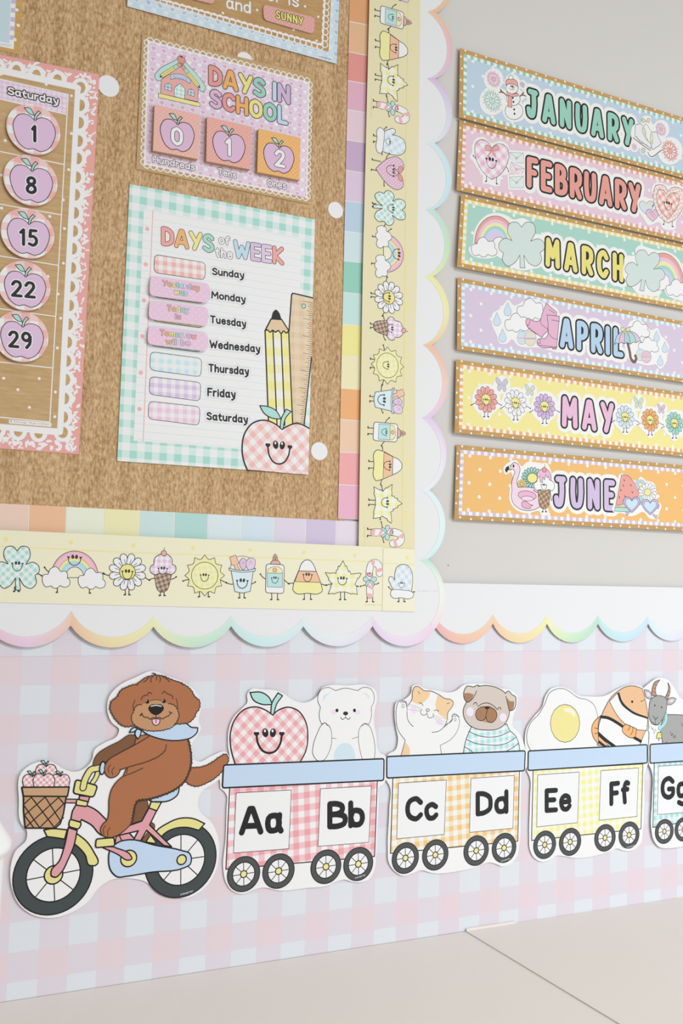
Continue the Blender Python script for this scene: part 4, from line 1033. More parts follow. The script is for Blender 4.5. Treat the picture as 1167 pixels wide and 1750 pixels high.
def fn(F):
    w = .45
    F.f('#b9dfd4', '310,605! 262,600 240,575 240,535 262,500 500,352! 545,425!', w); F.f('#b9dfd4', '590,380! 800,625 828,680 822,716 792,732 745,700! 545,425!', w)
    F.poly('S,#e6aba4,#dd918b,160,.12', '312,590 542,430 745,690 742,852 305,757', w)
    for a, b in (((300, 560), (545, 405)), ((762, 685), (555, 425))):
        def seg(t0, t1, wd, c, cap=False): p, q = [(a[0] + (b[0] - a[0]) * t, a[1] + (b[1] - a[1]) * t) for t in (t0, t1)]; F.stroke([F.m(*p), F.m(*q)], wd, c, cap=cap)
        seg(.04, 1, 5.2, INK); seg(.06, .66, 4.3, '#e9df7c'); seg(.67, .83, 4.3, '#a9d9c0'); seg(.84, .98, 4.3, '#e39c94'); seg(.06, .66, .35, INK); seg(0, .05, 1.8, INK, True)
    F.push(547, 362, 46); apple(F, 0, 0, 1, '#e28f85', w); F.pop()
    F.f('#bcd0e8', '415,538! 470,525 540,530 600,555 662,605! 640,640! 585,600 520,582 470,580 425,590!', w); text(F, 'SCHOOL', 450, 572, 625, 612, 32, .1, [('#6d7f9b', 0)])
    F.f('#c4dbee', '352,705! 352,662 392,634 432,670 430,728!', w); F.l(INK, w, '392,636 390,718'); F.l(INK, w, '352,672 431,690')
    F.f('#c4dbee', '622,765! 626,720 662,702 698,735 697,790!', w); F.l(INK, w, '662,702 658,778'); F.l(INK, w, '624,738 698,752')
    F.f('G,#a3d8cc,#cde8e2,#eef3f1,2.6,0', '468,790! 470,690 528,642 584,695 582,820!', w); F.poly('#ebe28e', '280,750 768,865 766,912 277,800', w)
sub('schoolhouse_picture', P3, SS, ds, .24, fn)
sub('title_lettering', P4, SS, ds, .24, lambda F: (text(F, 'DAYS IN', 97, 380, 908, 580, 200, .2, [('#a898a4', 2.6), ('#3a2d33', 1.5), (['#e8968a', '#eeab56', '#eae073', '#93cfbd', '#b9d8ec', '#cbb2d6'], 0)], sp=.06),
                                                 text(F, 'SCHOOL', 108, 605, 880, 783, 190, .2, [('#a898a4', 2.6), ('#3a2d33', 1.5), (['#dcb2d0', '#e8968a', '#eeab56', '#eae073', '#93cfbd', '#b9d8ec'], 0)], sp=.06)))
for s, a in (('Hundreds', (130, 392, 393, 444, 42)), ('Tens', (537, 468, 650, 494, 42)), ('Ones', (846, 540, 962, 562, 46))):
    sub('place_value_word', P5, SS, ds, .24, lambda F: text(F, s, *a, .15, [('#57515a', 1.6), (WH, .2)], sp=.1))
for n, q, (ax, ay, ar), tx, col, lab in (('0', '143,32 428,98 413,372 133,318', (284, 222, 105), (246, 281, 318, 294, 116), '#eab0a4', 'pale coral dotted card pad above the word Hundreds, digit 0'),
        ('1', '470,107 748,172 738,436 465,384', (606, 294, 102), (584, 350, 622, 357, 112), '#e9a598', 'coral dotted card pad above the word Tens, digit 1'),
        ('2', '790,182 1052,240 1046,503 783,452', (917, 364, 98), (891, 418, 955, 430, 110), '#edb05c', 'orange dotted card pad with a lilac apple and the digit 2')):
    sh = tilt(P5[0] + ax / P5[2], P5[1] + ay / P5[2], 9.6, 0, -.02)
    F = Fig(P5, sh); F.poly('D,%s,#f3e8e0,5.6,.42' % col, q); r = F.build('digit_card', thick=6.4, edge='#b8925c', label=lab, cat='digit card', group='digit card pads on the school poster')
    F = Fig(P5, sh); F.push(ax, ay, ar); apple(F, 0, 0, 1.0, '#dbb4d2', .8); F.build('apple', r, lift=.12)
    F = Fig(P5, sh); text(F, n, *tx, .17, [(INK, 1.5), (WH, .2)]); F.build('number', r, lift=.24)

# --- days of the week poster
Q1 = (200, 310, 3.3343); Q2 = (195, 550, 3.3343); Q3 = (400, 490, 5.3); Q4 = (240, 460, 8.977); SWK = tilt(370, 560, 3.0, 0, -.002)
F = Fig((0, 0, 1), SWK); F.poly('G,#a4d8cc,#cfe7e2,#f0f2f1,8.9,0', '221.6,314.5 538.3,375.1 526.4,810.3 200.4,787.8'); wk = F.build('weekday_poster', thick=.5, label='teal gingham bordered poster titled DAYS of the WEEK with pencil, ruler and smiling apple', cat='poster')
def fn(F):
    F.poly('R,#f0f1f1,#c8e0e8,9.1,0.55', '245.6,356.5 514.9,406.6 507,775 228,753')
    F.l('#ecb2ac', .95, '261.2,359.4 244.5,754', smooth=False)
    for fr, L in ((Q1, '172,271 163,473 153,678'), (Q2, '160,82 152,290 144,497')):
        F.fr = fr
        for x, y, c in parse(L): F.e('#f0b2ac', x, y, 2.6)
sub('ruled_paper', (0, 0, 1), SWK, wk, .12, fn)
for fr, q, c in ((Q1, '213,416 504,464 500,562 210,520', '#f1b2ab,#f5d2ce,#f3f1f1'), (Q1, '210,558 500,602 490,698 205,658', '#f0b9a2,#f4d6c6,#f3f1f1'), (Q1, '205,696 497,740 484,836 200,794', '#e6df92,#efecc6,#f3f3ee'),
                 (Q2, '210,50 500,82 492,174 207,136', '#a9dacf,#d0e9e4,#f0f3f2'), (Q2, '207,170 499,209 494,314 203,274', '#c8e0f0,#dcebf4,#f0f3f5'), (Q2, '203,311 494,346 489,452 199,413', '#d2c0e0,#e1d6ea,#f0eff3'), (Q2, '198,452 489,484 484,590 193,553', '#eac3da,#f0d9e6,#f3f0f3')):
    sub('day_box', fr, SWK, wk, .24, lambda F: F.rrect('G,%s,5.2,2' % c, q, 6, .55))
def fn(F):
    D_ = [CO, OR_, YE, TE]
    text(F, 'DAYS', 252, 364, 552, 410, 108, .2, [('#f4f4f4', 5), ('#4a3c40', 1.5), (D_, 0)], sp=.05); text(F, 'WEEK', 665, 436, 948, 478, 104, .2, [('#f4f4f4', 5), ('#4a3c40', 1.5), ([BU, LI, '#dcc6e2', CO], 0)], sp=.05)
    text(F, 'of', 580, 356, 640, 366, 52, .17, [('#55504f', 1.3), (WH, .2)]); text(F, 'the', 560, 430, 658, 445, 56, .17, [('#55504f', 1.3), (WH, .2)])
sub('title_lettering', Q1, SWK, wk, .24, fn)
for fr, s, a in ((Q1, 'Sunday', (541, 534, 724, 556, 44)), (Q1, 'Monday', (536, 668, 732, 694, 45)), (Q1, 'Tuesday', (530, 808, 735, 834, 46)), (Q2, 'Wednesday', (543, 150, 832, 178, 48)),
                 (Q2, 'Thursday', (537, 286, 768, 306, 48)), (Q2, 'Friday', (530, 424, 692, 438, 50)), (Q2, 'Saturday', (526, 560, 762, 580, 48))):
    sub('day_name', fr, SWK, wk, .24, lambda F: text(F, s, *a, .205, [('#c6c9cd', 4.4), ('#f6f6f6', 3.4), ('#212429', 0)], sp=.06))
def fn(F):
    F.f('G,#dcc29c,#e1caa6,#e4d0b0,7,3', '520,75! 530,60 545,62! 712,105! 700,640! 632,1262! 530,1262! 497,400!')
    F.l(INK, 1.5, '497,400 520,75 530,60 545,62 712,102', smooth=False); F.l(INK, 1.3, '700,640 632,1262', smooth=False)
    for k in range(57):
        y = 150 + k * 19.4; x = 710 - 9 * (y - 100) / 540 if y < 640 else 700 - 68 * (y - 640) / 622
        l = 78 if k % 8 == 0 and k % 16 else 84 if k % 16 == 0 else 50 if k % 4 == 0 else 40 if k % 2 == 0 else 28
        sl = .24 - .11 * k / 57; F.l(INK, .42, '%g,%g %g,%g' % (x, y, x - l, y - l * sl), smooth=False)
    F.ef('#a9dcd3', 629, 176, 18, 20, .6)
sub('ruler_picture', Q3, SWK, wk, .24, fn)
def fn(F):
    def X(side, y): a, b = {0: (280, 312), 1: (350, 388), 2: (424, 458), 3: (493, 530)}[side]; return a + (b - a) * (y - 400) / 860
    for i in range(3):
        for k in range(12):
            y0 = 395 + k * 77; y1 = min(y0 + 77, 1270); c = (('#efe583', '#eee7b2'), ('#eee8b6', '#f1f1f4'), ('#efe583', '#eee7b2'))[i][k % 2]
            F.poly(c, '%g,%g %g,%g %g,%g %g,%g' % (X(i, y0), y0, X(i + 1, y0), y0 + 8, X(i + 1, y1), y1 + 8, X(i, y1), y1))
    for i in range(4): F.l(INK, 1.45, '%g,400 %g,1265' % (X(i, 400), X(i, 1265)), smooth=False)
    F.f('#e2c59b', '280,398! 335,292! 430,298! 495,400! 470,420 448,402 425,425 400,398 370,412 350,395 325,412 300,392', 1.45)
    F.f(INK, '335,292! 360,220 378,208 395,220 430,298! 380,292')
    F.clip('200,150 600,150 600,1275 200,1230')
sub('pencil_picture', Q3, SWK, wk, .36, fn)
def fn(F):
    F.clip('0,1000 686,1000 672,1702 0,1655')
    F.f('G,#f0b7b2,#f4d2cf,#f2efef,6.6,45', '432,1292! 380,1250 280,1210 170,1235 95,1330 72,1450 85,1570 120,1662! 680,1712! 760,1500 740,1340 640,1262 560,1238 490,1260', 1.5)
    F.f('#a9dcd3', '232,1078! 300,1085 375,1120 425,1198! 350,1192 270,1145', 1.1); F.f('#a9dcd3', '470,1110! 515,1130! 465,1190 442,1292! 416,1285! 425,1200', 1.1)
    F.push(405, 1440, 107); face(F, 0, 0, 1, 1.7, big=True); F.pop(); text(F, '\u00a9 Schoolgirl Style', 530, 1664, 652, 1674, 10, .14, [('#8a8f96', 0)])
sub('apple_picture', Q3, SWK, wk, .48, fn)
MC = [CO, OR_, YE, TE, BU, '#dfe6f4', LI, CO, OR_]
for q, L, lab in (('150,98 1064,224 1056,522 136,402', [('Yesterday', 340, 254, 905, 330, 88, MC), ('was', 515, 388, 720, 414, 96, [YE, TE, BU])], 'pink dotted card reading Yesterday was, stuck over a day box'),
                  ('136,478 1042,590 1034,878 124,764', [('Today', 408, 640, 740, 672, 92, MC), ('is', 532, 765, 618, 774, 92, [LI, CO])], 'pink dotted card reading Today is, stuck over a day box'),
                  ('118,868 1036,980 1028,1262 108,1150', [('Tomorrow', 300, 1015, 855, 1076, 92, MC), ('will be', 390, 1150, 765, 1178, 92, [OR_, YE, BU, '#dfe6f4', LI, PI_])], 'pink dotted card reading Tomorrow will be, stuck over a day box')):
    a = parse(q); cx = sum(p[0] for p in a) / 4; cy = sum(p[1] for p in a) / 4
    sh = tilt(Q4[0] + cx / Q4[2], Q4[1] + cy / Q4[2], 6.5, 0, -.12)
    F = Fig(Q4, sh); F.rrect('D,#e8c4dc,#f6eef4,8.4,.6', q, 7); r = F.build('word_card', thick=.6, label=lab, cat='word card', group='pink word cards on the weekday poster')
    sub('word', Q4, sh, r, .12, lambda F: [text(F, s, x0, y0, x1, y1, h, .17, [('#857a8a', 1.0), (c, .1)], sp=.1) for s, x0, y0, x1, y1, h, c in L])
# ------------------------------------------------------------------ yellow character border : figures drawn once, copied up the right side
GK = '#34393b'
def P_(L, ox=0, oy=0, s=1): return ' '.join('%g,%g%s' % (ox + a[0] * s, oy + a[1] * s, '!' if len(a) > 2 else '') for a in L)
def limb(F, pts, w=.85, end=1.0, ink=GK):
    F.l(ink, w, pts); x, y, c = parse(pts)[-1]; F.e(ink, x, y, end)
def leg(F, x, y0, y1, d=-1, w=.85, ink=GK, k=1.0):
    F.l(ink, w, '%g,%g %g,%g' % (x, y0, x + 2 * k * -d, y1), smooth=False); F.l(ink, w * 1.7, '%g,%g %g,%g' % (x + 2 * k * -d, y1 - 2 * k, x + d * 9 * k, y1), smooth=False)
def heart(F, x, y, s, fill, w=.6, ink=GK):
    F.f(fill, P_([(0, -.5, 1), (-.3, -.85), (-.75, -.85), (-1, -.45), (-.85, .1), (-.4, .65), (0, 1, 1), (.4, .65), (.85, .1), (1, -.45), (.75, -.85), (.3, -.85)], x, y, s), w, ink)
def cloud(F, x, y, s, fill='#f1f1f1', w=.6, ink=GK):
    F.f(fill, P_([(-.98, .1), (-.9, -.25), (-.55, -.32, 1), (-.4, -.68), (.0, -.85), (.35, -.5, 1), (.7, -.52), (.85, -.25), (.82, -.05, 1), (1, .15), (.95, .5), (.6, .62), (.3, .5, 1), (.1, .68), (-.2, .66), (-.35, .52, 1), (-.7, .6)], x, y, s), w, ink)
def shamrock(F, x, y, s, fill, w=.6, ink=GK, rot=0):
    a = math.radians(rot); ca, sa = math.cos(a), math.sin(a)
    L = [(0, -.72, 1), (-.2, -.93), (-.52, -.88), (-.62, -.52), (-.42, -.12, 1), (-.75, -.22), (-1, .02), (-.98, .28), (-.8, .42, 1), (-.85, .72), (-.6, 1.0), (-.3, .85), (-.08, .52, 1), (-.07, 1.08, 1), (.15, 1.08, 1), (.1, .52, 1), (.35, .9), (.65, 1.0), (.88, .75), (.82, .4, 1), (1, .25), (1, 0), (.75, -.2), (.4, -.1, 1), (.6, -.5), (.5, -.88), (.2, -.93)]
    F.f(fill, ' '.join('%g,%g%s' % (x + (p[0] * ca - p[1] * sa) * s, y + (p[0] * sa + p[1] * ca) * s, '!' if len(p) > 2 else '') for p in L), w, ink)
def petals(F, x, y, r, col, w=.55, n=12, ink=GK, centre='#efe283', cr=.4, rot=8, vein=True):
    for k in range(n):
        t = math.radians(rot + 360 * k / n); c, s = math.cos(t), math.sin(t)
        Q = lambda L: ' '.join('%g,%g' % (x + (a * c - b * s) * r, y + (a * s + b * c) * r) for a, b in L)
        h = math.tan(math.pi / n) * .74
        F.f(col, Q([(.3, -h * .35), (.7, -h * .95), (.93, -h * .8), (1.02, 0), (.93, h * .8), (.7, h * .95), (.3, h * .35)]), w, ink, n=3)
        if vein: F.l(ink, w * .8, Q([(.4, 0), (.7, .02)]), smooth=False)
    F.ef(centre, x, y, r * cr, r * cr, w, ink, k=24)
SY = Sheet(7.2)
F = Fig((0, 0, 1), SY); F.poly('#ebe7c8', '-80,901.5 0,905.5 615,933.3 655.5,935 653.6,1043.8 540,1042.3 0,1029.6 -80,1028')  # strip yellow paled, sheen painted into the colour
yb = F.build('border_strip', thick=.35, edge='#e9e5c8', label='level yellow border strip of smiling figures, from clover to candy cane', cat='border strip', group='yellow character border strips')
SK = Sheet(7.7)
F = Fig((0, 0, 1), SK); F.poly('#ece8cb', '654.8,936.4 708.8,938.8 708.6,1045.6 653.4,1043.9')  # corner yellow carries the same painted sheen
yk = F.build('border_strip', thick=.35, edge='#e9e5c8', label='short yellow corner piece with the blue mitten figure', cat='border strip', group='yellow character border strips')
SVY = Sheet(6.4)
F = Fig((0, 0, 1), SVY); F.poly('#e5dcb0', '633.2,-80 631.3,0 619.8,468 612.8,938 708.9,941 710.4,554 711.9,500 718.6,0 719.6,-80')  # deeper copy of the strip yellow, its dimmer light put into the colour
yv = F.build('border_strip', thick=.35, edge='#e9e5c8', label='upright yellow border strip with figures turned sideways, right of the kraft board', cat='border strip', group='yellow character border strips')
Y1, Y2, Y3, Y4 = (0, 900, 6.1421), (180, 910, 5.3045), (380, 920, 5.3045), (540, 930, 5.3045)
V1, V2, V3, V4 = (610, 0, 6.483), (610, 200, 6.25), (610, 450, 6.483), (600, 700, 6.483)
def arch(F, c, x, y, rx, ry, w=0, ink=GK):
    F.f(c, ' '.join('%g,%g' % (x + rx * math.cos(math.radians(a)), y - ry * math.sin(math.radians(a))) for a in range(0, 181, 6)), w, ink, smooth=False)
def dots(F, L):
    for fr, s in L:
        F.fr = fr
        for x, y, c in parse(s): F.e('#efe47c', x, y, 2.3)
def fn(F):
    F.l('#ece48e', .9, '-70,930 0,933.4 190,942.7 400,950.5 600,958.6 653,960.5', smooth=False); dots(F, [(Y1, '65,135 747,165'), (Y2, '255,117 796,138'), (Y3, '252,107 740,128'), (Y4, '352,102')])
    text(F, '\u00a9 Schoolgirl Style', 445, 551, 598, 556, 9, .12, [('#9a9a84', 0)])
sub('dots_and_line', (0, 0, 1), SY, yb, .1, fn)
sub('dots_and_line', Y4, SK, yk, .1, lambda F: [F.l('#ece48e', .9, '610,172 893,186', smooth=False), dots(F, [(Y4, '827,122')])])
def fn(F):
    F.l('#e8de7e', .9, '698.5,-70 697.5,0 694,240 692,480 689,720 687,938', smooth=False); dots(F, [(V1, '622,-5 617,545 608,1088'), (V2, '570,380 568,913 560,1453'), (V3, '572,460 570,1037 573,1622'), (V4, '622,590 620,1187')])
    F.fr = V1; text(F, '\u00a9 Schoolgirl Style', 158, 1095, 154, 1295, 0, .12, [('#9a9470', 0)], hx=9); F.fr = V4; text(F, '\u00a9 Schoolgirl Style', 145, 1298, 142, 1520, 0, .12, [('#9a9470', 0)], hx=9)
sub('dots_and_line', (0, 0, 1), SVY, yv, .1, fn)
def figure(name, fr, anchor, fn, copies, parent=yb, sheet=SY, show=True):
    F = Fig(fr, sheet); fn(F); o = F.build(name, parent, lift=.22, org=F.m(*anchor))
    for k, (vf, (x, y)) in enumerate(copies):
        u, v = SVY.at(vf[0] + x / vf[2], vf[1] + y / vf[2])
        c = o.copy() if (show or k) else o
        if c is not o: COL.objects.link(c)
        place(c, (u / 1000, -(SVY.d0 + .22) / 1000, v / 1000), None); c.parent = yv; c.location = Vector((u / 1000, -(SVY.d0 + .22) / 1000, v / 1000)) - WLOC[yv.name]
        c.rotation_euler = (0, math.pi / 2, 0)
    return o
GT = 'G,#a8d8cc,#cfe8e2,#eef2f1,3.4,45'
def fn(F):
    leg(F, 152, 632, 680); leg(F, 193, 632, 680, 1); limb(F, '370,492 410,500 435,514')
    shamrock(F, 180, 420, 228, GT, .75); F.push(183, 385, 52); face(F, 0, 0, 1, .7, GK); F.pop()
figure('clover_figure', Y1, (183, 385), fn, [(V2, (385, 980))])
def fn(F):
    limb(F, '530,485 495,462 468,428'); limb(F, '1040,530 1062,512 1085,488'); leg(F, 600, 615, 690, -1); leg(F, 940, 625, 698, 1)
    for r0, c in ((1, '#eeb6c0'), (.89, '#e6c3e0'), (.8, '#f0b98c'), (.72, '#f0e69c'), (.63, '#a6d9d8'), (.54, '#bcd8ec')):
        arch(F, c, 783, 535, 248 * r0, 278 * r0, .6 if r0 == 1 else 0)
    arch(F, '#ebe7c8', 783, 535, 96, 112, .6)
    cloud(F, 586, 545, 146); cloud(F, 960, 557, 143); F.push(783, 320, 64); face(F, 0, 0, 1, .85, GK, depth=1.25); F.pop()
figure('rainbow_figure', Y1, (783, 320), fn, [(V2, (447, 1468))])
def fn(F):
    leg(F, 180, 515, 565); leg(F, 215, 515, 565, 1); limb(F, '40,392 10,384 -10,376'); limb(F, '355,405 385,425 400,432')
    petals(F, 200, 358, 166, '#eeeef2', .7, 12, cr=.43, rot=15); F.push(200, 352, 46); face(F, 0, 0, 1, .8, GK); F.pop()
figure('daisy_figure', Y2, (200, 352), fn, [(V3, (357, 378))])
def fn(F):
    leg(F, 497, 535, 572); leg(F, 533, 535, 572, 1); limb(F, '450,415 420,420 400,430'); limb(F, '590,425 620,418 642,402')
    F.f('G,#7d6152,#a58a76,#cbb49d,2.6,20', '440,370! 605,370! 530,540 500,540', .6, GK)
    F.f('G,#dcbcd8,#e9d6e6,#f0ecf1,3.3,0', '440,290! 445,240 480,205 530,195 580,210 605,250 605,292! 632,300 640,335 622,368 585,380 560,370 520,378 490,372 450,382 415,365 405,330 418,300', .7, GK)
    F.ef('#f0a9a6', 530, 188, 24, 24, .6, GK); F.l('#5c8a5c', .7, '532,165 535,140'); F.push(521, 325, 40); face(F, 0, 0, 1, .7, GK, depth=1.2); F.pop()
figure('ice_cream_figure', Y2, (521, 325), fn, [(V3, (387, 722))])
def fn(F):
    leg(F, 852, 535, 583); leg(F, 934, 535, 583, 1); limb(F, '755,428 725,432 705,440'); limb(F, '1045,432 1075,445 1098,456')
    q = []
    for k in range(12):
        t = math.radians(-90 + 30 * k); q += [(900 + 180 * math.cos(t), 390 + 186 * math.sin(t), 1), (900 + 146 * math.cos(t + .2618), 390 + 150 * math.sin(t + .2618))]
    F.f('#eee6a4', P_(q), .6, GK, n=3); F.ef('G,#ede48f,#efe9ae,#efecc4,3.4,12', 900, 391, 120, 122, .6, GK, k=36)
    F.push(900, 385, 38); face(F, 0, 0, 1, .7, GK); F.pop()
figure('sun_figure', Y2, (900, 385), fn, [(V3, (343, 1132))])
def fn(F):
    leg(F, 155, 490, 540); leg(F, 198, 490, 540, 1); limb(F, '97,415 70,415 35,402'); limb(F, '258,415 280,408 298,396')
    F.l('#8a9cb0', .7, '72,270 95,190 180,160 260,190 292,270')
    F.f('#edc1a4', '66,172! 120,152! 150,225! 130,235! 160,290! 120,290! 105,240! 85,245!', .45, GK)
    F.f('#dcc0e0', '160,200 185,180 215,200 212,260 190,285 170,270', .45, GK); F.f('#e2c8e6', '222,200 255,178 292,190 298,225 280,275 240,288 220,260', .45, GK)
    F.l('#b09a60', .5, '180,235 188,208 200,235'); F.l('#b09a60', .5, '240,240 255,205 270,235')
    F.f('#d5e6ef', '78,290! 280,290! 252,480! 180,495 112,482!', .65, GK); F.f('#c9deea', '58,268! 120,285 180,290 240,288 300,272! 296,298! 180,308 62,290!', .6, GK)
    F.push(180, 383, 50); face(F, 0, 0, 1, .95, GK, depth=1.3); F.pop()
figure('beach_bucket_figure', Y3, (180, 383), fn, [(V3, (300, 1515)), (V1, (378, -155))])
def fn(F):
    leg(F, 446, 498, 556); leg(F, 500, 498, 556, 1); limb(F, '392,370 365,352 344,324'); limb(F, '558,375 580,395 598,410')
    F.f('#dcae9c', '455,215! 462,165 478,143 495,165 502,215!', .6, GK); F.f('#dcae9c', '432,236! 445,210 515,210 526,236!', .6, GK); F.ef('#b98f80', 479, 180, 8, 16, .4, GK)
    F.rrect('#f0f0f3', '396,232 560,240 556,500 390,494', 4, .7, GK)
    F.f('#f0e7a4', '406,316! 415,280 445,262 480,256 515,264 538,285 545,318!', .45, GK); F.poly('S,#b5dfdb,#9ccfca,300,.12', '406,314 545,318 543,444 404,440', .45, GK)
    F.ef('#eeabab', 474, 288, 19, 19, .4, GK); F.push(476, 358, 32); face(F, 0, 0, 1, .65, GK); F.pop()
figure('glue_bottle_figure', Y3, (476, 358), fn, [(V1, (395, 197)), (V4, (388, 250))])
def fn(F):
    leg(F, 742, 498, 553); leg(F, 800, 500, 553, 1); limb(F, '648,408 625,406 606,412'); limb(F, '895,412 920,422 935,425')
    F.f('#efe79c', '690,296! 642,430 640,470 665,497 770,498 880,498 905,475 900,440 850,298!', .75, GK); F.poly('#f2bd93', '693,294 850,298 890,400 655,392', .6, GK)
    F.f('#eff0f3', '692,296! 720,225 755,197 790,200 825,240 850,300!', .75, GK); F.push(772, 328, 42); face(F, 0, 0, 1, .75, GK); F.pop()
figure('candy_corn_figure', Y3, (772, 328), fn, [(V1, (430, 540)), (V4, (428, 622))])
def fn(F):
    leg(F, 1070, 485, 556); leg(F, 1108, 485, 556, 1); limb(F, '1000,412 970,416 945,425'); limb(F, '1180,420 1210,430 1230,436')
    F.f('G,#eee59a,#f0ebc0,#f1f1ee,5.6,0', '1093,203! 1115,255! 1125,250! 1142,305! 1152,296! 1165,325! 1245,315! 1258,322! 1235,362! 1225,360! 1200,418! 1212,430! 1222,508! 1180,500! 1172,506! 1110,485! 1085,488! 1060,485! 1010,505! 1003,498! 958,505! 985,440! 978,432! 996,412! 960,375! 966,368! 932,310! 985,318! 1005,312! 1030,318! 1032,290! 1046,285! 1050,250! 1062,258!', .7, GK, smooth=False)
    F.push(1087, 362, 44); face(F, 0, 0, 1, .8, GK, depth=1.3); F.pop()
figure('leaf_figure', Y3, (1087, 362), fn, [(V1, (402, 898)), (V4, (400, 1030))])
def cane(F):
    leg(F, 462, 480, 523); leg(F, 514, 480, 523, 1); limb(F, '520,360 548,362 565,354'); limb(F, '455,365 430,374 402,382')
    q = F.path('487,458 487,340 485,230 505,180 545,172 572,205 575,262', False); F.stroke(q, 9.9, GK); F.stroke(q, 8.7, '#f1eff0')
    for p in ('456,440 518,455 518,480 470,485', '458,350 518,392 518,420 458,385', '456,250 512,285 512,312 456,285', '488,150 535,148 525,205 518,212', '606,205 600,245 540,262 545,230'): F.f('#efb0b2', p, smooth=False)
    for a in ('430,300! 450,296 480,320! 455,340 430,330', '548,303! 520,296 490,320! 515,342 545,332', '480,322! 455,345 445,375! 458,382! 488,335!', '490,322! 515,345 528,375! 514,382! 486,335!'): F.f('#b2dcd5', a, .5, GK)
    F.push(486, 265, 24); face(F, 0, 0, 1, .6, GK, depth=1.1); F.pop()
figure('candy_cane_figure', Y4, (486, 265), cane, [(V1, (450, 1208)), (V4, (457, 1362))])
def fn(F):
    leg(F, 750, 488, 521); leg(F, 798, 488, 521, 1); limb(F, '690,420 672,405 658,388'); limb(F, '868,432 880,434 890,432')
    F.f('G,#c3daec,#d9e6f1,#eaeff4,4.2,40', '700,420! 672,360 658,320 668,296 695,300 712,325! 715,260 735,205 780,184 830,195 865,245 875,320 865,430!', .65, GK)
    F.f('#f1f2f2', '690,415 740,412 800,418 860,428 882,445 876,480 830,495 770,485 700,487 675,460', .6, GK, fur=(1.5, 28)); F.push(776, 352, 28); face(F, 0, 0, 1, .5, GK); F.pop()
m_ = figure('mitten_figure', Y4, (776, 352), fn, [(V2, (350, 268))], yk, SK)
def fn(F):       # only on the upright strip : drawn level around (0,0), then turned
    F.push(375, 585, 6.25); limb(F, '16,14 22,15 27,14.5'); 
    leg(F, -13, 22, 38, -1, k=.15); leg(F, 4, 26, 39, 1, k=.15); limb(F, '-20,12 -25,10 -30,6')
    heart(F, 1, 3, 28, 'D,#dfb2ca,#f1e8ee,5.2,.75', .6)
    for k in (-1, 1): F.f('#d99a9c', '%g,-14 %g,-20 %g,-19 %g,-12' % (0, k * 6, k * 13, k * 11), .5, '#8a4c50'); F.l('#a8676c', .9, '0,-14 %g,-9 %g,-5' % (k * 4, k * 7))
    face(F, -2, -3, 9, .7, GK, big=True); F.pop()
figure('heart_figure', V2, (375, 585), fn, [(V2, (375, 585))], yv, SVY, show=False)
# ------------------------------------------------------------------ month cards on the painted wall
M1, M2, M3, M4, M5, M6 = (780, 80, 5.835), (967, 120, 5.835), (780, 330, 5.835), (967, 400, 5.835), (780, 610, 5.835), (967, 640, 5.835)
def month_card(name, corners, col, chk, txt, tcol, label, sheet):
    """corners px: TL, BL, TR, BR at x = 1165.8; the card runs on past the frame"""
    TL, BL, TR, BR = [sheet.at(*p) for p in corners]
    h = math.hypot(TL[0] - BL[0], TL[1] - BL[1]); L = math.hypot(TR[0] - TL[0], TR[1] - TL[1])
    def Q(x, y): s, t = x / L, y / h; return tuple((1 - t) * ((1 - s) * TL[k] + s * TR[k]) + t * ((1 - s) * BL[k] + s * BR[k]) for k in (0, 1))
    E_ = L + 62
    def quad(F, x0, y0, x1, y1, c): F.raw([Q(x0, y1), Q(x1, y1), Q(x1, y0), Q(x0, y0)], c)
    F = Fig((0, 0, 1), sheet); n = 8; kr = 'K,#cda35e,#bf9450,120,0.3,2.2'
    F.raw([Q(0, h)] + [Q(E_, h), Q(E_, 0), Q(0, 0)], kr)
    card = F.build('month_card', thick=.45, edge='#d8bd8a', label=label, cat='month card', group='month name cards on the wall')
    F = Fig((0, 0, 1), sheet); a = 6.3; c = 4.75
    nx = int((E_ - 2 * a) / 5.45); nx -= 1 - nx % 2; ny = round((h - 2 * a) / c); ny -= 1 - ny % 2; cx, cy = (E_ - 2 * a) / nx, (h - 2 * a) / ny; b = 5.3
    quad(F, a, a, E_ - a, h - a, '#f0eee8')
    for i in range(0, nx, 2):
        for y in (a, h - a - b): quad(F, a + i * cx, y, a + (i + 1) * cx, y + b, chk)
    for j in range(2, ny - 1, 2):
        for i in (0, nx - 1): quad(F, a + i * cx, a + j * cy, a + (i + 1) * cx, a + (j + 1) * cy, chk)
    quad(F, a + cx, a + b, E_ - a - cx, h - a - b, col)
    k = 0; x = a + cx + 10
    dot = lambda p, r, cc='#efede8': F.raw([(p[0] + r * math.cos(2 * math.pi * q / 10), p[1] + r * math.sin(2 * math.pi * q / 10)) for q in range(10)], cc)
    ys = [.155, .38, .62, .845]
    while x < E_ - a - cx - 6:
        for y in ([.135, .5, .865] if k % 2 == 0 else [.31, .68]): dot(Q(x, h * y), 2.5)
        x += 16.8; k += 1
    k = 0; x = 9
    while x < E_ - 4:
        for y in ((3.4 if k % 2 else 1.5), h - (1.6 if k % 2 else 3.3)): dot(Q(x, y), 1.6)
        x += 17.3; k += 1
    y = 12; k = 0
    while y < h - 8: dot(Q(3.6 if k % 2 else 2.0, y), 1.6); y += 17; k += 1
    F.build('printed_border', card, lift=.12)
    F = Fig((0, 0, 1), sheet); text(F, name, *txt, .175, [('#efece6', 17)], sp=.2); F.build('name_backing', card, lift=.2)
    F = Fig((0, 0, 1), sheet); text(F, name, *txt, .175, [(INK, 5.8), (tcol, .5)], sp=.2); F.build('month_name', card, lift=.34)
    return card
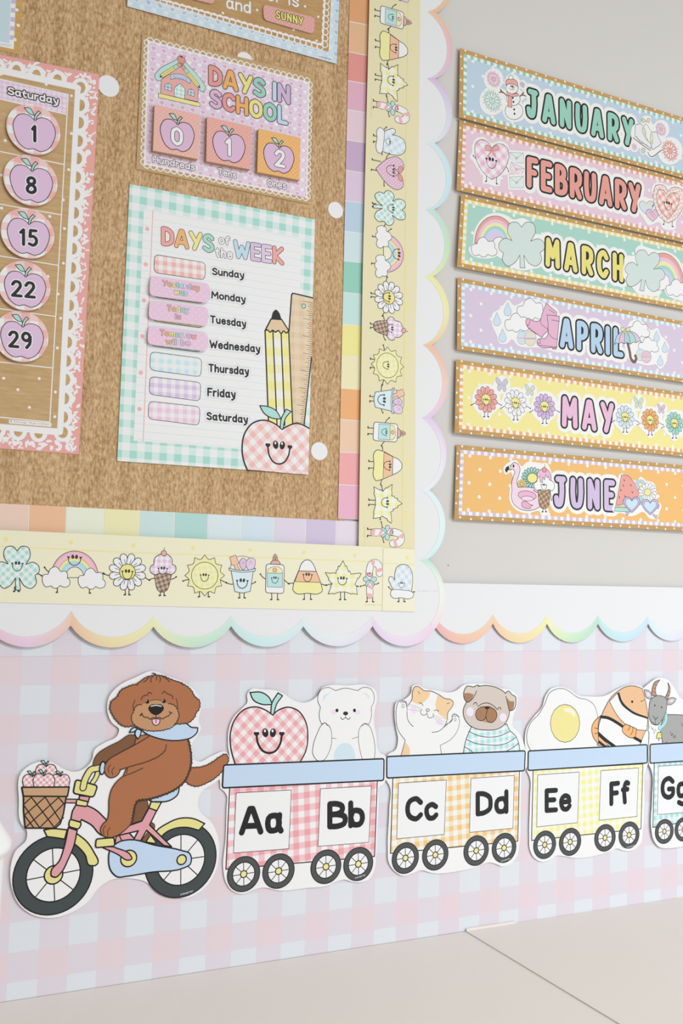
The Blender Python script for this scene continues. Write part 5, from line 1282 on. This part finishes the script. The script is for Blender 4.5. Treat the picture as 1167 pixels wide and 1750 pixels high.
def flake(F, x, y, r, col, dark):
    F.push(x, y, r)
    for k in range(12):
        t = math.radians(30 * k + 8); c, s = math.cos(t), math.sin(t)
        for a, b in (((.18, 0), (.97, 0)), ((.55, 0), (.82, .2)), ((.55, 0), (.82, -.2))):
            p = ' '.join('%g,%g' % (u * c - v * s, u * s + v * c) for u, v in (a, b)); F.l(dark, max(.5, .085 * F.loc[2]), p, smooth=False); F.l(col, .06 * F.loc[2], p, smooth=False)
    heart(F, 0, .02, .3, col, .35, dark); F.pop()
HALO = '#efece8'
J = [((785.7, 82), (784.3, 200.3), (1165.8, 200.5), (1165.8, 304.2)), ((784.8, 204.2), (780.2, 324.8), (1165.8, 306.8), (1165.8, 414)), ((787.7, 331), (781, 456), (1165.8, 416.8), (1165.8, 529)),
     ((781.7, 474), (780.9, 597.4), (1165.8, 549), (1165.8, 653.3)), ((779.3, 614), (777, 739.6), (1165.8, 670.5), (1165.8, 780.2)), ((780, 760), (776.3, 887.6), (1165.8, 795), (1165.8, 907.4))]
def msheet(i): return tilt(970, (J[i][0][1] + J[i][3][1]) / 2, 5.2, -0.0035 * (-1) ** i, -0.03)
sh = msheet(0)
c = month_card('JANUARY', J[0], '#bcd0e0', '#8fcbb6', (900, 200.5, 1082, 251.5, 50), '#93cdba', 'blue month card reading JANUARY in teal capitals, topmost of the wall cards', sh)
def fn(F):
    for x, y, r in ((368, 325, 98), (355, 540, 128), (655, 378, 42)): F.ef(HALO, x, y, r, r * 1.12, k=24)
    F.f(HALO, '540,268 600,290 635,350 640,440 690,440 700,500 650,540 690,640 660,725 590,750 520,740 465,680 460,590 480,500 410,470 410,420 440,410 480,430 475,350 495,300')
    flake(F, 368, 325, 84, '#e4b4ca', '#9a6f86'); flake(F, 355, 540, 112, '#bfe0d4', '#55776b'); flake(F, 655, 378, 32, '#c4bcc8', '#8d8593')
    for p in ('497,487 455,452 428,455', '455,452 438,425', '460,460 440,440', '618,505 655,480 688,492', '655,480 668,455', '650,485 660,462'): F.l('#7d5539', 1.6, p)
    F.ef('#f3f1ee', 572, 642, 90, 86, .6); F.ef('#f3f1ee', 566, 522, 68, 66, .6); F.ef('#f3f1ee', 553, 412, 62, 58, .6)
    F.f('#e9a79c', '489,385! 495,335 545,318 600,345 614,402! 560,372 520,372', .6); F.ef('#f3f1ee', 541, 306, 23, 21, .5)
    F.f('#e9a79c', '500,448! 555,470 612,462! 610,492! 550,496 500,478!', .5); F.f('#e9a79c', '515,488! 548,494! 552,608! 512,598!', .5)
    for x, y in ((560, 510), (567, 550), (574, 625), (577, 668)): F.ef(INK, x, y, 9, 11)
    F.ef(INK, 543, 392, 7, 9); F.ef(INK, 560, 393, 7, 9); F.f('#e6a35c', '545,400! 580,405 560,418!', .3); F.l(INK, .5, '525,412 550,430 575,425')
sub('snowman_and_snowflakes', M1, sh, c, .27, fn)
def fn(F):
    for x, y, r in ((945, 590, 84), (1035, 805, 124), (680, 765, 48), (768, 803, 38)): F.ef(HALO, x, y, r, r * 1.12, k=24)
    F.f(HALO, '760,465 840,465 850,520 960,600 975,740 940,800 840,880 800,850 700,740 650,670 680,540 750,520')
    flake(F, 945, 590, 70, '#e4b4ca', '#9a6f86'); flake(F, 1035, 805, 108, '#eaa79a', '#8d5b52'); flake(F, 680, 765, 38, '#e4b8cc', '#a07c90'); F.ef('#bccfc6', 768, 803, 24, 28, .4, '#7d8d86')
    F.f('#e3e6f0', '690,545! 745,535! 790,600 800,680 850,740! 845,785! 740,705 685,655!', .6); F.f('#e3e6f0', '845,618! 905,618! 925,680 950,725! 930,750! 862,795! 840,720', .6)
    F.l('#7a6a58', 1.3, '668,672 700,700 838,802'); F.l('#7a6a58', 1.3, '815,820 838,860 955,795'); F.l('#7a6a58', .9, '700,660 740,720 780,735 848,790')
    F.l('#a5a265', .9, '790,535 758,590 775,650 800,690 840,730'); F.l('#a5a265', .9, '795,535 840,600 862,650 850,740'); F.l('#cfcf9c', 1.6, '768,560 785,640 812,690', fur=(6, 22)); F.l('#cfcf9c', 1.6, '842,600 858,650 862,740', fur=(6, 22))
    for k in (-1, 1): F.f('#d9d8a6', '%g,512! %g,480 %g,490 %g,525!' % (795, 795 + 25 * k, 795 + 40 * k, 795 + 30 * k), .5, '#7a784e')
sub('ice_skates_and_snowflakes', M2, sh, c, .42, fn)
sh = msheet(1)
c = month_card('FEBRUARY', J[1], '#e3c6d4', '#eba497', (900, 320, 1094, 365.5, 53), '#e59a8c', 'pink month card reading FEBRUARY in coral capitals, with heart pictures', sh)
def bow(F, x, y, s, col, dark):
    for k in (-1, 1): F.f(col, P_([(0, 0, 1), (.4 * k, -.6), (1.0 * k, -.7), (1.05 * k, -.05), (.5 * k, .2)], x, y, s), .5, dark); F.l(dark, 1.7, P_([(0, .1), (.35 * k, .6), (.6 * k, 1.1)], x, y, s)); F.l(col, 1.1, P_([(0, .1), (.35 * k, .6), (.6 * k, 1.1)], x, y, s))
    F.ef(col, x, y, s * .18, s * .18, .4, dark)
def envelope(F, q, col, dark):
    P = parse(q); F.poly(HALO, ' '.join('%g,%g' % ((p[0] - sum(a[0] for a in P) / 4) * 1.32 + sum(a[0] for a in P) / 4, (p[1] - sum(a[1] for a in P) / 4) * 1.4 + sum(a[1] for a in P) / 4) for p in P))
    F.poly('#e8eeec', q, .5, dark); m = (sum(p[0] for p in P) / 4, sum(p[1] for p in P) / 4)
    for t in (.12, .26, .4, .54, .68, .82): F.l(col, .8, '%g,%g %g,%g' % (P[0][0] + (P[1][0] - P[0][0]) * t, P[0][1] + (P[1][1] - P[0][1]) * t, P[3][0] + (P[2][0] - P[3][0]) * t, P[3][1] + (P[2][1] - P[3][1]) * t), smooth=False)
    F.l(dark, .45, '%g,%g %g,%g %g,%g' % (P[0][0], P[0][1], m[0], m[1] + 6, P[1][0], P[1][1]), smooth=False); heart(F, m[0], m[1] + 6, 12, '#e9a99f', .3, dark)
def fn(F):
    F.f(HALO, '345,960 270,900 200,910 155,980 150,1060 130,1090 160,1140 210,1220 260,1290 260,1360 320,1370 370,1390 430,1385 440,1290 520,1270 545,1240 535,1060 500,970 430,940')
    for q, a, b in (('530,1052 665,1060 668,1160 530,1155', '#b5dad0', '#6d8c86'), ('545,1150 675,1215 640,1285 530,1225', '#e6b9cf', '#9b7587'), ('527,1300 665,1290 665,1405 535,1405', '#b5dad0', '#6d8c86')): envelope(F, q, a, b)
    limb(F, '205,1135 185,1108 166,1086', ink=INK); limb(F, '492,1195 508,1215 518,1245', ink=INK); leg(F, 297, 1280, 1342, ink=INK); leg(F, 398, 1300, 1368, 1, ink=INK)
    F.f('G,#e3b6cb,#ecd0dc,#f1ebee,6.2,45', '350,1012! 315,955 250,925 195,955 180,1040 205,1150 280,1268 350,1325! 430,1280 500,1180 520,1090 505,1010 455,972 390,975', .6)
    bow(F, 350, 1028, 62, '#e7a69b', '#7f4a44'); F.push(346, 1125, 56); face(F, 0, 0, 1, .75, INK); F.pop()
sub('heart_and_envelopes', M1, sh, c, .27, fn)
def fn(F):
    F.f(HALO, '880,1130 950,1125 1020,1150 1100,1140 1190,1190 1210,1300 1160,1420 1100,1500 1090,1580 960,1575 930,1520 820,1545 770,1480 715,1380 715,1300 740,1260 860,1280 850,1180')
    heart(F, 800, 1370, 72, '#cfdcec', .5); F.poly('#e3dc9c', '762,1330 850,1332 848,1352 764,1350'); heart(F, 862, 1445, 66, '#e4bccf', .5); F.l('#9a7d8c', .6, '825,1410 880,1470'); F.l('#9a7d8c', .6, '842,1402 890,1452')
    leg(F, 975, 1480, 1538, ink=INK); leg(F, 1058, 1500, 1560, 1, ink=INK); limb(F, '925,1330 885,1335 860,1358', ink=INK)
    F.f('G,#eeb9ae,#f2d6cf,#f1e9e6,3,30', '1015,1210! 975,1155 900,1150 870,1240 890,1370 955,1480 1010,1520 1080,1490 1150,1400 1175,1280 1150,1190 1070,1170', .6, fur=(7, 34))
    F.f('G,#e9a093,#f0c4bc,#f1e6e2,5,40', '1012,1265! 985,1210 930,1190 903,1240 915,1340 970,1440 1015,1482! 1080,1410 1125,1310 1120,1240 1075,1222 1035,1235', .6); F.push(1015, 1330, 46); face(F, 0, -.1, 1, .7, INK); F.pop()
sub('ruffled_heart_and_candies', M2, sh, c, .42, fn)
sh = msheet(2)
c = month_card('MARCH', J[2], '#a3d1c3', '#ebd978', (932, 455, 1065, 483, 50), '#e6da72', 'mint month card reading MARCH in yellow capitals, with shamrocks and rainbows', sh)
RB = ('#e8a096', '#e5bfd6', '#efe4a2', '#9fd2c4', '#bdd2ea', '#d8c6e2')
def fn(F):
    F.f(HALO, '390,198 520,235 560,262 660,250 745,300 760,400 850,420 885,500 880,600 890,680 840,735 740,760 640,770 540,735 470,660 450,600 380,640 240,650 150,620 120,560 160,500 170,400 230,280 300,220')
    for i, r in enumerate((1, .87, .75, .63, .52, .42)): arch(F, RB[i], 385, 500, 205 * r, 272 * r, .6 if not i else 0)
    F.ef(HALO, 420, 500, 60, 62, .5); F.f(HALO, '395,480 480,480 560,600 540,650 420,640 380,600'); cloud(F, 272, 548, 128)
    shamrock(F, 648, 502, 226, 'S,#cddcd8,#bccfca,340,.16', .65)
sub('rainbow_and_shamrock', M3, sh, c, .27, fn)
def fn(F):
    F.f(HALO, '740,110 800,130 900,160 1000,170 1100,230 1180,360 1230,500 1230,700 1120,660 1000,610 960,500 940,600 860,625 800,610 720,600 640,510 575,440 575,300 590,220 690,210 690,150')
    for i, r in enumerate((1, .87, .75, .63, .52, .42)): arch(F, RB[i], 962, 520, 212 * r, 330 * r, .6 if not i else 0)
    F.f(HALO, '880,400! 960,385! 1020,430 1030,530! 960,560! 880,560!', .5); F.f(HALO, '690,200 700,480 860,560 960,540 940,420 880,350'); cloud(F, 1105, 545, 112)
    shamrock(F, 790, 355, 198, 'S,#cddcd8,#bccfca,340,.16', .6, rot=12)
    F.clip('500,60 1270,200 1270,735 500,575')
sub('shamrock_and_rainbow', M4, sh, c, .42, fn)
sh = msheet(3)
c = month_card('APRIL', J[3], '#d4c4d9', '#b4cfe6', (957, 593.5, 1064, 611, 51), '#afcde6', 'lilac month card reading APRIL in blue capitals, with rain boots and umbrella', sh)
def drop(F, x, y, s): F.f('#c8dcea', P_([(0, -1.2, 1), (.35, -.4), (.6, .25), (.35, .85), (0, .95), (-.35, .85), (-.6, .25), (-.35, -.4)], x, y, s), .45, '#6f8796')
def egg(F, x, y, s, c1, c2): F.ef(c1, x, y, s * .78, s, .4, '#7b8087'); F.l(c2, 1.4, '%g,%g %g,%g' % (x - s * .7, y, x + s * .7, y), fur=(5, 12)); F.l('#eedd8c', 1.0, '%g,%g %g,%g' % (x - s * .6, y + s * .35, x + s * .6, y + s * .35))
BT = '#e2b0cb'
def fn(F):
    F.f(HALO, '510,1065 570,1120 700,1060 800,1060 870,1095 1000,1150 1040,1250 1020,1590 900,1560 800,1540 700,1540 610,1520 550,1460 500,1500 430,1500 400,1420 350,1300 360,1200 420,1160 460,1120')
    cloud(F, 740, 1170, 142); cloud(F, 600, 1300, 122); drop(F, 509, 1165, 62); drop(F, 402, 1265, 62); drop(F, 458, 1428, 62); egg(F, 655, 1445, 66, '#c6dcea', '#e0b4d0'); egg(F, 735, 1450, 76, '#ddd8c6', '#b9a9d0')
    F.f(BT, '893,1100! 1000,1190! 985,1260 930,1360! 870,1410! 850,1440! 700,1320 690,1280 710,1248 740,1262 790,1280 830,1270 850,1210', .7, '#47303e')
    F.f(BT, '902,1215! 1025,1228! 1015,1350 1000,1500! 1000,1535! 830,1530 802,1500 810,1460 850,1450! 880,1450 905,1420 912,1340', .7, '#47303e'); F.poly('#c88aa8', '953,1535 995,1535 993,1560 952,1555', .4)
    for a in ('690,1300 712,1322 735,1265', '802,1490 832,1500 828,1455', '905,1340 915,1390 985,1455 1002,1455', '848,1215 838,1290 900,1355', '920,1160 980,1200', '945,1265 1030,1280', '700,1330 850,1442', '805,1515 1000,1540'): F.l('#47303e', .6, a)
sub('rain_boots_and_clouds', M3, sh, c, .27, fn)
def fn(F):
    F.f(HALO, '700,850 780,890 850,960 905,935 945,1010 985,1050 1025,1120 1010,1200 985,1300 935,1345 890,1300 830,1310 720,1290 620,1250 580,1100 600,950 640,870')
    cloud(F, 720, 960, 112); cloud(F, 820, 1115, 102); drop(F, 901, 1025, 50); drop(F, 983, 1135, 50); drop(F, 938, 1268, 50); egg(F, 742, 1205, 60, '#c6dcea', '#e8cf86'); egg(F, 800, 1225, 62, '#e2bccf', '#c9b4d4')
    F.l(INK, 4.0, '612,1080 635,1180 650,1250 680,1275 698,1240 690,1215'); F.l('#7d5b50', 3.2, '612,1080 635,1180 650,1250 680,1275 698,1240 690,1215')
    U = [(480, 1105), (525, 1095), (580, 1095), (640, 1100), (700, 1085), (752, 1080)]; T_ = (590, 950)
    for i, cc in enumerate(('#b9cfe6', '#e4bdd0', '#a9c8d8', '#a8d8c8', '#d6c2e0')):
        a, b = U[i], U[i + 1]; F.f(cc, '%g,%g! %g,%g %g,%g! %g,%g %g,%g! %g,%g' % (T_[0], T_[1], T_[0] + (a[0] - T_[0]) * .72, T_[1] + (a[1] - T_[1]) * .4, a[0], a[1], (a[0] + b[0]) / 2, (a[1] + b[1]) / 2 - 14, b[0], b[1], T_[0] + (b[0] - T_[0]) * .72, T_[1] + (b[1] - T_[1]) * .4), .6)
    bow(F, 592, 962, 42, '#dcdcae', '#6e6e50')
sub('umbrella_and_clouds', M4, sh, c, .42, fn)
sh = msheet(4)
c = month_card('MAY', J[4], '#ece18c', '#f0ad62', (960, 729, 1048, 741, 53), '#e6b6d2', 'yellow month card reading MAY in pink capitals, with six smiling daisies', sh)
def daisy(F, x, y, r, col):
    for k in (-1, 1): limb(F, '%g,%g %g,%g' % (x + k * r * .9, y + r * .28, x + k * r * 1.2, y + r * .45), .8, .9, INK); leg(F, x + k * r * .14, y + r * .9, y + r * 1.38, k, .8, INK)
    F.push(x, y, r * 1.04); petals(F, 0, 0, 1, col, .5, 12, INK, cr=.42); F.loc = (F.loc[0], F.loc[1], F.loc[2] * .27); face(F, 0, 0, 1, .65, INK, big=True); F.pop()
def butterfly(F, x, y, s, col, body):
    F.push(x, y, s)
    for k in (-1, 1): F.f(col, P_([(0, 0, 1), (.3 * k, -.7), (.8 * k, -.95), (1 * k, -.5), (.6 * k, 0)]), .4, '#83808a'); F.f(col, P_([(0, 0, 1), (.6 * k, .1), (.75 * k, .5), (.4 * k, .9), (.1 * k, .5)]), .4, '#83808a')
    F.ef(body, 0, .05, .09, .5, 0); F.pop()
def may_side(L, B):
    def fn(F):
        for x, y, r, col in L: F.ef(HALO, x, y, r * 1.14, r * 1.28, k=24); F.ef(HALO, x, y + r * 1.1, r * .45, r * .55)
        for x, y, s, *q in B: F.ef(HALO, x, y, s * 1.2, s * 1.3, k=20)
        for i in range(len(L) - 1): F.ef(HALO, (L[i][0] + L[i + 1][0]) / 2, (L[i][1] + L[i + 1][1]) / 2 + 35, 70, 42)
        for x, y, s, a, b in B: butterfly(F, x, y, s, a, b)
        for q in L: daisy(F, *q)
    return fn
sub('left_daisies', M5, sh, c, .27, may_side([(295, 425, 125, '#eb9f94'), (588, 458, 124, '#efeff0'), (877, 495, 122, '#ccb2dc')], [(450, 280, 72, '#c5c0cc', '#d2b6dc'), (730, 335, 60, '#ccd3c6', '#ecc27c')]))
sub('right_daisies', M6, sh, c, .42, may_side([(588, 425, 110, '#d3e2ec'), (838, 455, 108, '#eeab62'), (1080, 487, 108, '#9bd0c0')], [(722, 285, 62, '#cbd6b0', '#b4bccc'), (948, 345, 52, '#d2bcc8', '#c49ab0')]))
sh = msheet(5)
c = month_card('JUNE', J[5], '#edb763', '#cdbcdc', (947, 867, 1050, 873, 53.5), '#cdb8dc', 'orange month card reading JUNE in lilac capitals, lowest of the wall cards', sh)
def fn(F):
    F.f(HALO, '590,1030 650,1090 700,1050 790,1050 860,1060 890,1055 930,1110 960,1200 990,1290 970,1360 965,1440 910,1480 920,1570 840,1575 830,1545 700,1560 600,1530 530,1440 530,1330 560,1200 540,1150 490,1175 465,1110 520,1050')
    petals(F, 755, 1208, 108, '#9bd0c8', .6, 18, INK, cr=.46, rot=5); petals(F, 652, 1268, 46, '#e9d97e', .45, 12, INK, '#eeb56a', .45, vein=False)
    F.f('S,#edcfdf,#f4e6ee,260,.2', '545,1075! 575,1052 610,1068 630,1110 620,1180 600,1240 612,1300! 700,1298 780,1310 850,1340 870,1400 850,1470 780,1520 700,1532 620,1510 560,1450 545,1390 552,1330 548,1260 570,1180 580,1140 560,1120 530,1130!', .7)
    F.f(INK, '520,1085! 545,1075! 540,1125! 515,1130 500,1158! 483,1130 495,1100'); F.poly('#e9df8c', '520,1086 538,1078 540,1122 526,1126', .3); F.ef(INK, 567, 1088, 9, 17)
    F.ef('#e5b0ca', 703, 1382, 92, 46, .6, ang=8); F.ef('#edcfdf', 705, 1412, 62, 24, .5, ang=4); F.f('#e5a9c4', '762,1480! 740,1490 735,1510! 690,1510 650,1485 655,1445 690,1440 730,1470', .6)
    limb(F, '835,1350 800,1350 770,1330', ink=INK); limb(F, '935,1360 942,1395 946,1428', ink=INK); leg(F, 860, 1500, 1545, ink=INK); leg(F, 888, 1500, 1545, 1, ink=INK)
    F.f('G,#86654f,#a88568,#c8a884,3,35', '805,1320! 940,1320! 880,1515 862,1515', .6)
    F.f('#f1f0f1', '805,1215! 800,1240 775,1260 775,1300 800,1330 830,1322 870,1335 920,1322 950,1335 975,1300 970,1255 942,1230! 925,1190 830,1185', .6)
    F.f('#e6b4cf', '803,1215! 810,1150 850,1118 900,1120 938,1170 942,1235! 925,1225 915,1190 905,1205 890,1175 875,1225 860,1200 850,1255 835,1245 830,1190', .6)
    F.ef('#e98f85', 875, 1125, 23, 26, .5); F.l('#4e7a4c', .7, '878,1100 880,1072'); F.push(870, 1275, 32); face(F, 0, 0, 1, .6, INK); F.pop()
sub('flamingo_and_ice_cream', M5, sh, c, .27, fn)
def fn(F):
    F.f(HALO, '550,985 640,1030 700,1060 740,1020 800,1060 870,1080 905,1180 910,1250 950,1310 930,1370 900,1440 840,1440 760,1370 700,1400 640,1415 560,1385 470,1370 500,1200')
    F.f('#e89c90', '550,1003! 575,1000 745,1165! 690,1250 500,1310! 497,1290!', .6); F.poly('#e8d694', '492,1306 690,1318 690,1330 490,1320', .3); F.poly('#a9d9cb', '488,1322 690,1332 640,1372 480,1364', .5)
    for x, y, a in ((580, 1055, 60), (570, 1108, 60), (545, 1155, 80), (645, 1105, 40), (660, 1175, 50), (720, 1165, 40), (530, 1225, 90), (588, 1215, 60)): F.ef(INK, x, y, 12, 4, ang=a)
    petals(F, 740, 1098, 52, '#bcd6e8', .4, 12, '#6d7f8a', '#ece089', .4, vein=False); petals(F, 812, 1175, 92, '#eeeef0', .5, 14, '#6b6f73', '#ece089', .36)
    F.ef('#a9d9cb', 742, 1240, 18, 34, .4)
    F.l('#4c4452', 3.4, '720,1292 745,1285 770,1300'); F.l('#c4b2d6', 2.6, '720,1292 745,1285 770,1300')
    for a in ('600,1375 605,1395 625,1372', '870,1400 895,1425 900,1410', '900,1300 925,1310 915,1330', '585,1255 568,1265 575,1290'): F.l('#4c4452', 3.0, a); F.l('#c4b2d6', 2.2, a)
    for x, y in ((655, 1295), (838, 1318)):
        heart(F, x, y, 82, '#c4b2d6', .7, '#4c4452'); heart(F, x, y, 62, '#c3dcec', .5, '#4c4452')
sub('watermelon_and_sunglasses', M6, sh, c, .42, fn)
# ------------------------------------------------------------------ copyright print on the scalloped border, foreground object
sub('fine_print', Y4, SB, bpy.data.objects['scalloped_border.001'], .25, lambda F: text(F, '\u00a9 Schoolgirl Style', 925, 428, 1105, 430, 8, .12, [('#a5a8ae', 0)]))
def lathe(name, prof, m, parent, loc, seg=48):
    co, fs = [], []
    for r, z in prof:
        for k in range(seg): t = 2 * math.pi * k / seg; co.append((r / 1000 * math.cos(t), r / 1000 * math.sin(t), z / 1000))
    for i in range(len(prof) - 1):
        for k in range(seg): fs.append((i * seg + k, i * seg + (k + 1) % seg, (i + 1) * seg + (k + 1) % seg, (i + 1) * seg + k))
    o = mesh_obj(name, co, fs, [m], parent, loc)
    for p in o.data.polygons: p.use_smooth = True
    return o
d = ray(-109, 1440); t = (600 - CAM_P[2]) / d[2]
cx_, cz_ = (CAM_P[0] + t * d[0]) / 1000, (CAM_P[1] + t * d[1]) / 1000; base = TABLE_Z / 1000 + .0003
can = bpy.data.objects.new('canister', None); COL.objects.link(can); place(can, (cx_, -.6, base), None)
can['label'] = 'out of focus white canister with sloping lid at the left edge of the frame'; can['category'] = 'canister'
hb = (base - cz_) * 1000
lathe('body', [(0.1, hb), (25, hb), (27, hb + 2), (33, -6), (33, -5), (0.1, -5)], PLASTIC, can, (cx_, -.6, cz_))
lathe('lid', [(33.5, -6), (36, -5), (36.5, -1), (35, 1), (17, 30), (14, 32), (0.1, 33)], PLASTIC, can, (cx_, -.6, cz_))
